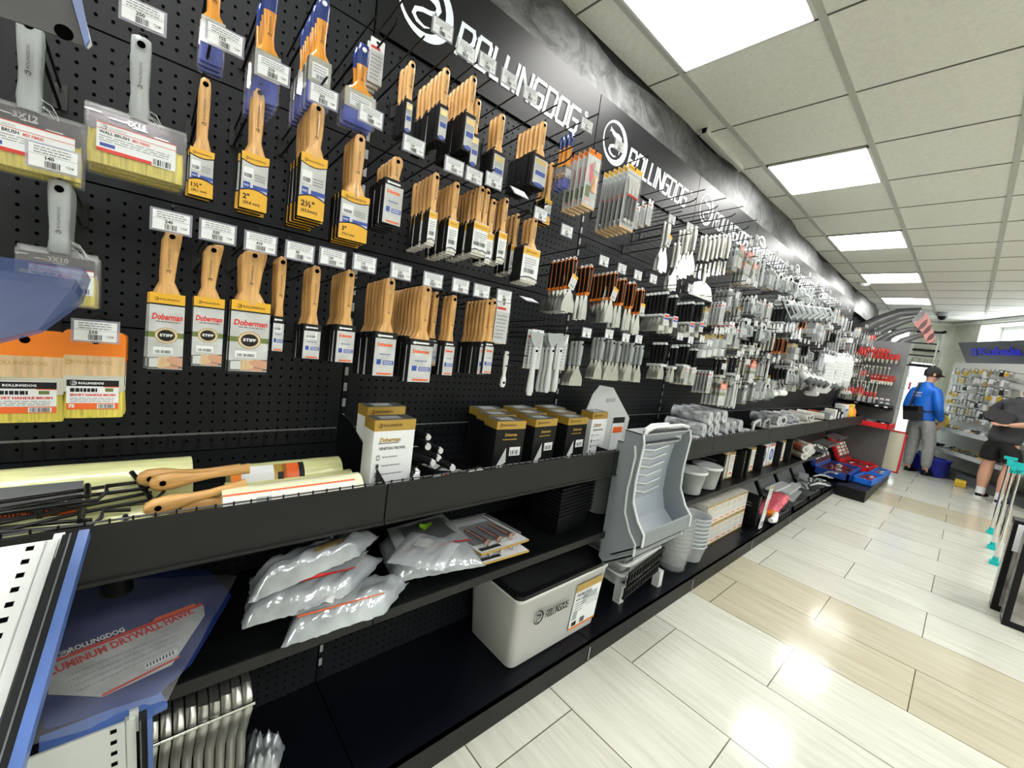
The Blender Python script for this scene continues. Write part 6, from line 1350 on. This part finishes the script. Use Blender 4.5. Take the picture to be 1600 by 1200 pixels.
for zi,z in enumerate((1.86,1.72,1.58,1.45,1.32,1.19,1.06)):
    for i in range(15):
        u=.34+.085*i+rd.uniform(-.02,.02)+.3; k_=kinds[2] if rd.random()<.45 else kinds[rd.choice((0,1,3,4,5,1,3))]
        if z>1.8 and i<7: k_=kinds[0] if i%2 else kinds[1]
        if z in(1.32,1.45) and i<3: k_=kinds[0]
        m=MB(); w=rd.uniform(.02,.045); h_=rd.uniform(.06,.11); m.rrect(-w,w,-h_,0,.006,-.012,.012,k_[1]); c=MB(); c.box(-w*.8,w*.8,-.014,-.012,-.02,0,'paper'); pr=MB(); pr.tube([(0,0,.004),(0,.14,.0)],.003,'wire',4)
        o=thing([part('body',m),part('card',c),part('hook_wire',pr)],'hanging_packet',dg(u,.20,z+rd.uniform(-.02,.02)),'%s on diagonal wall rack, %s row, %s from left'%(k_[0],NTH[zi],NTH[i]),'packet','goods hanging on the diagonal wall rack',(0,0,aw)); idx+=1
for j,z in enumerate((.80,.44)):
    for i in range(16):
        u=.5+.11*i+rd.uniform(-.03,.03); mt=rd.choice(('steel','black','greydark','steel','silver','yellowtool','white','greydark'))
        m=MB(); m.tube([(-.07,0,.02),(0,.02,.03),(.06,.04,.02)],[.02,.026,.015],mt,8); m2=MB(); m2.tube([(.03,-.05,.05),(-.03,.05,.06)],[.012,.016],rd.choice(('steel','black','yellowtool')),7)
        thing([part('body',m),part('grip',m2)],'tool',dg(u,.28+rd.uniform(-.08,.08),z+.005),'small metal tool heaped on %s shelf of diagonal rack, %s from left'%(('upper','lower')[j],NTH[i]),'tool','tools heaped on the diagonal rack shelves',(0,0,rd.uniform(0,3)))
m=MB(); m.lathe([(.11,-.015),(.12,0),(.11,.015)],'yellowtool',n=20,ax='y'); thing([part('disc',m)],'yellow_disc',dg(1.05,.42,.92),'round yellow tool on the diagonal rack, left of black shirt','disc',None,(0,0,aw))
for i,(u,mt) in enumerate(((.42,'creamwhite'),(.75,'greyplastic'))): 
    m=MB(); m.box(-.15,.15,-.01,.01,0,.26,mt); thing([part('panel',m)],'shelf_card',dg(u,.43,.50),'%s panel on front of diagonal rack'%('cream','grey')[i],'panel',None,(0,0,aw))
# row of blue bins on the floor
for i in range(3):
    m=MB(); m.lathe([(.15,0),(.17,.02),(.19,.28),(.20,.285),(.20,.30),(.18,.30),(.165,.03),(.01,.025)],'blueshop',n=20); p=dg(.95+.42*i-.35,.62,0); thing([part('bin',m)],'blue_bin',(p.x,p.y,0),'dark blue round plastic bin on floor behind the customers, %s from left'%NTH[i],'bin','blue bins below the diagonal rack')
m=MB(); m.rrect(-.1,.1,0,.1,.02,-.06,.06,'yellowtool'); p=dg(2.05,.6,0); thing([part('body',m)],'yellow_box',(p.x,p.y,0),'yellow box on the floor behind the black-shorted customer','box')
# ================================================================ poles and sample boxes at the right edge
def pole(x,y,z1,label):
    m=MB(); m.cyl((0,0,.03),(0,0,z1*.6),.014,'chrome',10); m.cyl((0,0,z1*.55),(0,0,z1),.011,'chrome',10)
    f=MB(); f.box(-.03,.03,-.03,.03,0,.035,'teal'); f.cyl((0,0,.03),(0,0,.07),.018,'teal',10); h=MB(); h.cyl((0,0,z1-.06),(0,0,z1+.01),.020,'teal',10); h.box(-.05,.03,-.02,.02,z1-.03,z1,'teal'); h.box(-.015,.015,-.045,.045,z1,z1+.03,'teal')
    thing([part('tube',m),part('foot',f,'teal foot'),part('clamp',h,'teal clamp')],'support_pole',(x,y,0),label,'pole','support poles at the right edge')
p=at(1547,834,z=0); pole(p.x,p.y,.80,'silver support pole with teal clamp, farthest of three')
p=at(1549,858,z=0); pole(p.x,p.y,.80,'silver support pole with teal clamp, middle of three')
p=at(1553,882,z=0); pole(p.x,p.y,.86,'silver support pole with teal clamp, nearest of three')
p=at(1556,972,z=0)
for i,(dx,dy) in enumerate(((0,-.12),(.22,-.08))):
    m=MB(); m.box(0,.14,-.42,0,.0,.62,'black'); g=MB(); g.box(-.004,0,-.38,-.03,.04,.58,'marble'); g.box(-.006,-.004,-.38,-.30,.30,.56,'silver'); g.box(-.006,-.004,-.20,-.10,.1,.3,'greylight'); l=MB(); l.box(.01,.13,-.003+.003,.003,.03,.59,'marble'); w_=MB(); w_.box(-.008,-.004,-.16,-.02,.42,.60,'paper')
    thing([part('case',m),part('front_panel',g,'mottled glossy panel'),part('side_panel',l),part('white_label',w_)],'sample_case',(p.x+dx,p.y+dy+.10,0),'%s black case with mottled panel on floor at right edge'%('front','rear')[i],'display case')
def hand(parent,wrist,dirv,palmn,mt='skin',curl=.5,s=1.):
    """five fingered hand: wrist point, direction of the fingers, normal of the palm"""
    w=Vector(wrist); d=Vector(dirv).normalized(); n=Vector(palmn); n=(n-d*n.dot(d)).normalized(); r=d.cross(n)
    V=[w,w+d*.045*s,w+d*.085*s]; E=[(0,1),(1,2)]; R_=[(.024,.018),(.036,.016),(.036,.013)]
    for k,(o,L_) in enumerate(((-.030,.060),(-.010,.072),(.010,.068),(.029,.052))):
        b=w+d*.085*s+r*o*s; V.append(b); i=len(V)-1; E.append((2,i)); R_.append((.0095,.0095))
        p=b; dd=d.copy()
        for j,f in enumerate((.42,.33,.25)):
            dd=(dd+n*curl*.55).normalized(); p=p+dd*L_*f*1.2*s; V.append(p); E.append((len(V)-2,len(V)-1)); R_.append((.0085-.001*j,)*2)
    b=w+d*.03*s-r*.030*s; V.append(b); E.append((1,len(V)-1)); R_.append((.013,.012)); p=b
    for j in range(2):
        p=p+(d*.75-r*.5+n*.45).normalized()*.032*s; V.append(p); E.append((len(V)-2,len(V)-1)); R_.append((.010-.001*j,)*2)
    return V,E,R_
def merge(A,B,link):
    Va,Ea,Ra=A; Vb,Eb,Rb=B; o=len(Va); return Va+Vb,Ea+[(a+o,b_+o) for a,b_ in Eb]+[link(o)],Ra+Rb
def chain(V,E,R_,start,pts):
    i=start
    for p,r in pts: V.append(Vector(p)); E.append((i,len(V)-1)); R_.append(r if isinstance(r,tuple) else (r,r)); i=len(V)-1
    return i
def skin_obj(name,V,E,R_,mt,parent,sub=2):
    me=bpy.data.meshes.new(name); me.from_pydata([tuple(v) for v in V],E,[]); o=bpy.data.objects.new(name,me); COL.objects.link(o); o.parent=parent
    md=o.modifiers.new('skin','SKIN'); md.use_smooth_shade=True; md.branch_smoothing=.6
    d=me.skin_vertices[0].data
    for i,r in enumerate(R_): d[i].radius=r if isinstance(r,tuple) else (r,r)
    d[0].use_root=True
    sd=o.modifiers.new('sub','SUBSURF'); sd.levels=sub; sd.render_levels=sub; me.materials.append(MATS[mt]); return o
def head_bits(root,C_,yaw,pitch,capm=None,hairm='hair'):
    """face, ears, hair (and cap) round the head centre C_"""
    M=Matrix.Translation(C_)@Matrix.Rotation(yaw,4,'Z')@Matrix.Rotation(pitch,4,'X')
    def mbx(): m=MB(); m.T=M.copy(); return m
    def dome(m,rx,ry,rz,z0,mt,a0=0.,off=(0,0,0),back=0):
        rings=[]
        for j in range(8):
            t=a0+(math.pi/2-a0)*j/7; rings.append([(off[0]+rx*math.cos(t)*math.cos(2*math.pi*k/18),off[1]+ry*math.cos(t)*math.sin(2*math.pi*k/18)-(back if math.sin(2*math.pi*k/18)<0 else 0)*math.cos(t),off[2]+rz*math.sin(t)) for k in range(18)])
        m.loft(rings,mt)
    h=mbx(); dome(h,.086,.102,.115,0,hairm,-.55,(0,-.012,.012)); h.build('hair',root)
    f=mbx(); f.loft([ell(0,.088,-.05,.010,.010),ell(0,.108,-.035,.016,.014),ell(0,.100,-.01,.010,.010),ell(0,.09,.015,.007,.008)],'skin'); f.build('nose',root)
    for s_ in(-1,1):
        e=mbx(); e.loft([ell(s_*.084,-.004,-.035,.006,.010),ell(s_*.090,-.006,-.005,.008,.018),ell(s_*.089,-.008,.018,.006,.014)],'skin'); e.build('ear',root)
        e=mbx(); e.lathe([(.010,0),(.006,.006)],'ink',(s_*.032,.090,.0),8,True,'y'); e.build('eye',root)
    m=mbx(); m.box(-.024,.024,.088,.094,-.066,-.060,'lens'); m.build('mouth',root)
    if capm:
        c=mbx(); dome(c,.095,.112,.112,0,capm,-.05,(0,-.006,.028)); c.build('cap',root,None)
        v=mbx(); rings=[]
        for j in range(5):
            rings.append([((-.07+.14*k/8)*(1-.12*j/4*abs(k-4)/4),.085+.075*j/4*math.cos((k-4)/4*.9),.045-.012*j/4-.018*abs((k-4)/4)**2) for k in range(9)])
        v.loft(rings,capm,True,False,False); v.loft([[(x,y,z-.006) for x,y,z in r_] for r_ in rings],capm,True,False,False); v.build('cap_brim',root)
# --- first customer: blue jacket, grey trousers, cap
t=empty('person',(9.92,.34,0),(0,0,math.radians(-120))); tag(t,'person in blue jacket, grey sweatpants and black cap, standing with back turned','person','customers at the far end')
V=[Vector((0,0,.96))];E=[];R_=[(.11,.085)]
ch=chain(V,E,R_,0,[((0,.0,1.12),(.125,.09)),((0,.01,1.32),(.13,.085)),((0,.005,1.44),(.10,.06)),((0,.03,1.53),.055),((.012,.06,1.58),.056),((.015,.085,1.64),(.074,.088)),((.015,.085,1.71),(.078,.092)),((.015,.08,1.76),(.05,.06))])
for s_ in(-1,1):
    chain(V,E,R_,3,[((s_*.15,.0,1.42),.048),((s_*.205,-.03,1.22),.044),((s_*.225,-.045,1.12),.040)])
    i=len(V)-1; a=chain(V,E,R_,i,[((s_*.215,.04,.98),.034),((s_*.19,.085,.90),.026)])
    A=hand(None,(s_*.19,.085,.90),(-s_*.2,.35,-.9),(-s_,.1,0),curl=.35); V,E,R_=merge((V,E,R_),A,lambda o,a=a:(a,o))
    chain(V,E,R_,0,[((s_*.095,0,.86),(.095,.10)),((s_*.12,.02,.50),(.062,.065)),((s_*.125,-.02,.30),(.055,.06)),((s_*.13,-.03,.09),(.036,.042)),((s_*.135,-.03,.04),(.036,.04)),((s_*.15,.07,.03),(.04,.024)),((s_*.155,.14,.022),(.034,.018))])
skin_obj('body',V,E,R_,'skin',t)
V=[Vector((0,0,.87))];E=[];R_=[(.175,.14)]
chain(V,E,R_,0,[((0,.0,.95),(.172,.138)),((0,.0,1.12),(.165,.128)),((0,.01,1.30),(.178,.130)),((0,.005,1.44),(.155,.115)),((0,.02,1.51),(.085,.08)),((0,.035,1.57),(.076,.074))])
for s_ in(-1,1):
    chain(V,E,R_,4,[((s_*.155,.0,1.42),.082),((s_*.212,-.03,1.22),.070),((s_*.232,-.045,1.12),.064),((s_*.222,.03,.99),.056),((s_*.198,.078,.91),.046)])
skin_obj('jacket',V,E,R_,'bluebright',t)
V=[Vector((0,0,1.0))];E=[];R_=[(.15,.12)]
chain(V,E,R_,0,[((0,0,.92),(.155,.13))])
for s_ in(-1,1): chain(V,E,R_,1,[((s_*.090,0,.82),(.112,.118)),((s_*.12,.02,.52),(.088,.09)),((s_*.128,-.015,.30),(.08,.082)),((s_*.133,-.03,.14),(.06,.064)),((s_*.133,-.03,.115),(.046,.05))])
skin_obj('sweatpants',V,E,R_,'pants',t)
for s_ in(-1,1):
    m=MB(); m.T=Matrix.Translation((s_*.14,.045,0))@Matrix.Rotation(-s_*.1,4,'Z'); m.rrect(-.05,.05,-.13,.15,.045,.0,.022,'sole' if 0 else 'black','z'); m.loft([ell(0,.01,.02,.048,.135,14),ell(0,.0,.05,.042,.12,14),ell(0,-.05,.085,.036,.06,14)],'black'); m.build('shoe',t)
head_bits(t,Vector((.015,.088,1.69)),math.radians(-35),math.radians(-20),'fabricblack')
b=MB(); b.T=Matrix.Translation((-.03,-.19,1.03))@Matrix.Rotation(math.radians(-5),4,'Y'); b.rrect(-.12,.12,-.13,.11,.025,-.045,.045,'fabricblack'); b.box(-.11,.11,-.049,-.045,.03,.10,'black'); o=b.build('shoulder_bag'); o.parent=None
o.matrix_world=Matrix.Translation((9.92,.34,0))@Matrix.Rotation(math.radians(-120),4,'Z'); tag(o,'small black shoulder bag on the back of the blue jacket','bag')
b=MB(); b.tube([(-.10,-.165,1.14),(-.075,-.15,1.28),(-.05,-.125,1.42),(-.045,-.08,1.53),(-.06,.0,1.54),(.02,.10,1.44),(.15,.155,1.22),(.19,.08,1.08),(.12,-.14,1.06),(.07,-.17,1.10)],[.012]*10,'fabricblack',6); s_=b.build('strap',o)
p_=MB(); p_.text('TEAM',-.10,1.36,.028,-.122,'paper',w=.13,bold=.04); p_.lines(-.10,.03,1.30,1.345,2,-.128,'paper'); p_.build('back_print',t)
t.matrix_world=Matrix.Translation((9.92,.385,0))@Matrix.Rotation(math.radians(-5.5),4,'X')@Matrix.Rotation(math.radians(-120),4,'Z'); o.matrix_world=t.matrix_world.copy()
# --- second customer: black T-shirt and shorts, bent forward over the shelf
ANG=math.radians(-112); P2=(8.78,-.40,0)
t=empty('person',P2,(0,0,ANG)); tag(t,'person in black T-shirt and shorts bending forward, arm held behind the back','person','customers at the far end')
lean=math.radians(28)
def L2(x,u,off=0.): # point up the leaning trunk: u metres above the hips, off forward
    return (x, .02+math.sin(lean)*u+math.cos(lean)*off, .96+math.cos(lean)*u-math.sin(lean)*off)
V=[Vector((0,0,.93))];E=[];R_=[(.11,.085)]
chain(V,E,R_,0,[(L2(0,.16),(.13,.10)),(L2(0,.36),(.14,.09)),(L2(0,.49),(.11,.065)),(L2(0,.57,.02),.058),(L2(0,.62,.05),.056),(L2(0,.68,.09),(.074,.088)),(L2(0,.74,.11),(.078,.09)),(L2(0,.79,.12),(.05,.06))])
# right arm bent behind the back, hand at the small of the back
a=chain(V,E,R_,3,[(L2(.17,.45),.055),(L2(.31,.26,-.09),.052),(L2(.335,.16,-.17),.046),(L2(.20,.05,-.24),.040),(L2(.08,.005,-.255),.028)])
V,E,R_=merge((V,E,R_),hand(None,L2(.08,.005,-.255),(-1,-.05,-.15),(0,-.3,1),curl=.45),lambda o,a=a:(a,o))
a=chain(V,E,R_,3,[(L2(-.17,.45),.055),(L2(-.27,.26,.06),.050),((-.26,.30,1.12),.044),((-.2,.42,1.02),.036),((-.17,.48,.98),.027)])
V,E,R_=merge((V,E,R_),hand(None,(-.17,.48,.98),(.2,.9,-.3),(.3,0,-1),curl=.5),lambda o,a=a:(a,o))
for s_,fy in((-1,.10),(1,-.03)):
    chain(V,E,R_,0,[((s_*.09,.0,.84),(.07,.075)),((s_*.115,.03+fy*.4,.50),(.066,.07)),((s_*.12,-.02+fy*.8,.32),(.066,.074)),((s_*.12,-.03+fy,.10),(.036,.042)),((s_*.12,-.03+fy,.04),(.038,.042)),((s_*.13,.08+fy,.03),(.042,.025)),((s_*.135,.15+fy,.022),(.036,.018))])
    m=MB(); m.T=Matrix.Translation((s_*.125,.045+fy,0)); m.rrect(-.05,.05,-.13,.16,.045,.0,.028,'sole','z'); m.loft([ell(0,.015,.026,.050,.138,14),ell(0,.0,.055,.043,.12,14),ell(0,-.055,.09,.038,.06,14)],'black'); m.build('shoe',t)
    m=MB(); m.loft([ell(s_*.12,-.03+fy,.07,.05,.058,12,2),ell(s_*.12,-.03+fy,.13,.046,.052,12,2),ell(s_*.12,-.03+fy,.165,.047,.053,12,2)],'sole'); m.build('sock',t)
skin_obj('body',V,E,R_,'skin',t)
V=[Vector((0,-.01,.80))];E=[];R_=[(.18,.15)]
chain(V,E,R_,0,[((0,.0,.90),(.178,.150)),(L2(0,.14),(.172,.14)),(L2(0,.34),(.185,.135)),(L2(0,.48),(.165,.115)),(L2(0,.56,.01),(.092,.08))])
chain(V,E,R_,4,[(L2(.17,.455),.090),(L2(.25,.36,-.025),.076),(L2(.27,.32,-.04),.070)])
chain(V,E,R_,4,[(L2(-.17,.455),.090),(L2(-.235,.36,.025),.076),(L2(-.25,.32,.04),.070)])
skin_obj('t_shirt',V,E,R_,'tshirt',t)
V=[Vector((0,.0,.96))];E=[];R_=[(.15,.12)]
chain(V,E,R_,0,[((0,0,.88),(.165,.14))])
for s_,fy in((-1,.10),(1,-.03)): chain(V,E,R_,1,[((s_*.10,.0,.80),(.122,.13)),((s_*.115,.02+fy*.3,.62),(.108,.115)),((s_*.117,.03+fy*.35,.56),(.104,.108))])
skin_obj('shorts',V,E,R_,'shorts',t)
head_bits(t,Vector(L2(0,.71,.10)),math.radians(15),math.radians(-38),None)
b=MB(); b.T=Matrix.Translation(L2(-.04,.12,-.215))@Matrix.Rotation(math.radians(18),4,'Y')@Matrix.Rotation(-lean,4,'X'); b.rrect(-.15,.13,-.09,.09,.03,-.04,.03,'fabricblack'); o=b.build('pouch'); o.matrix_world=Matrix.Translation(P2)@Matrix.Rotation(ANG,4,'Z'); tag(o,'black pouch held behind the back of the black-shirted person','pouch')
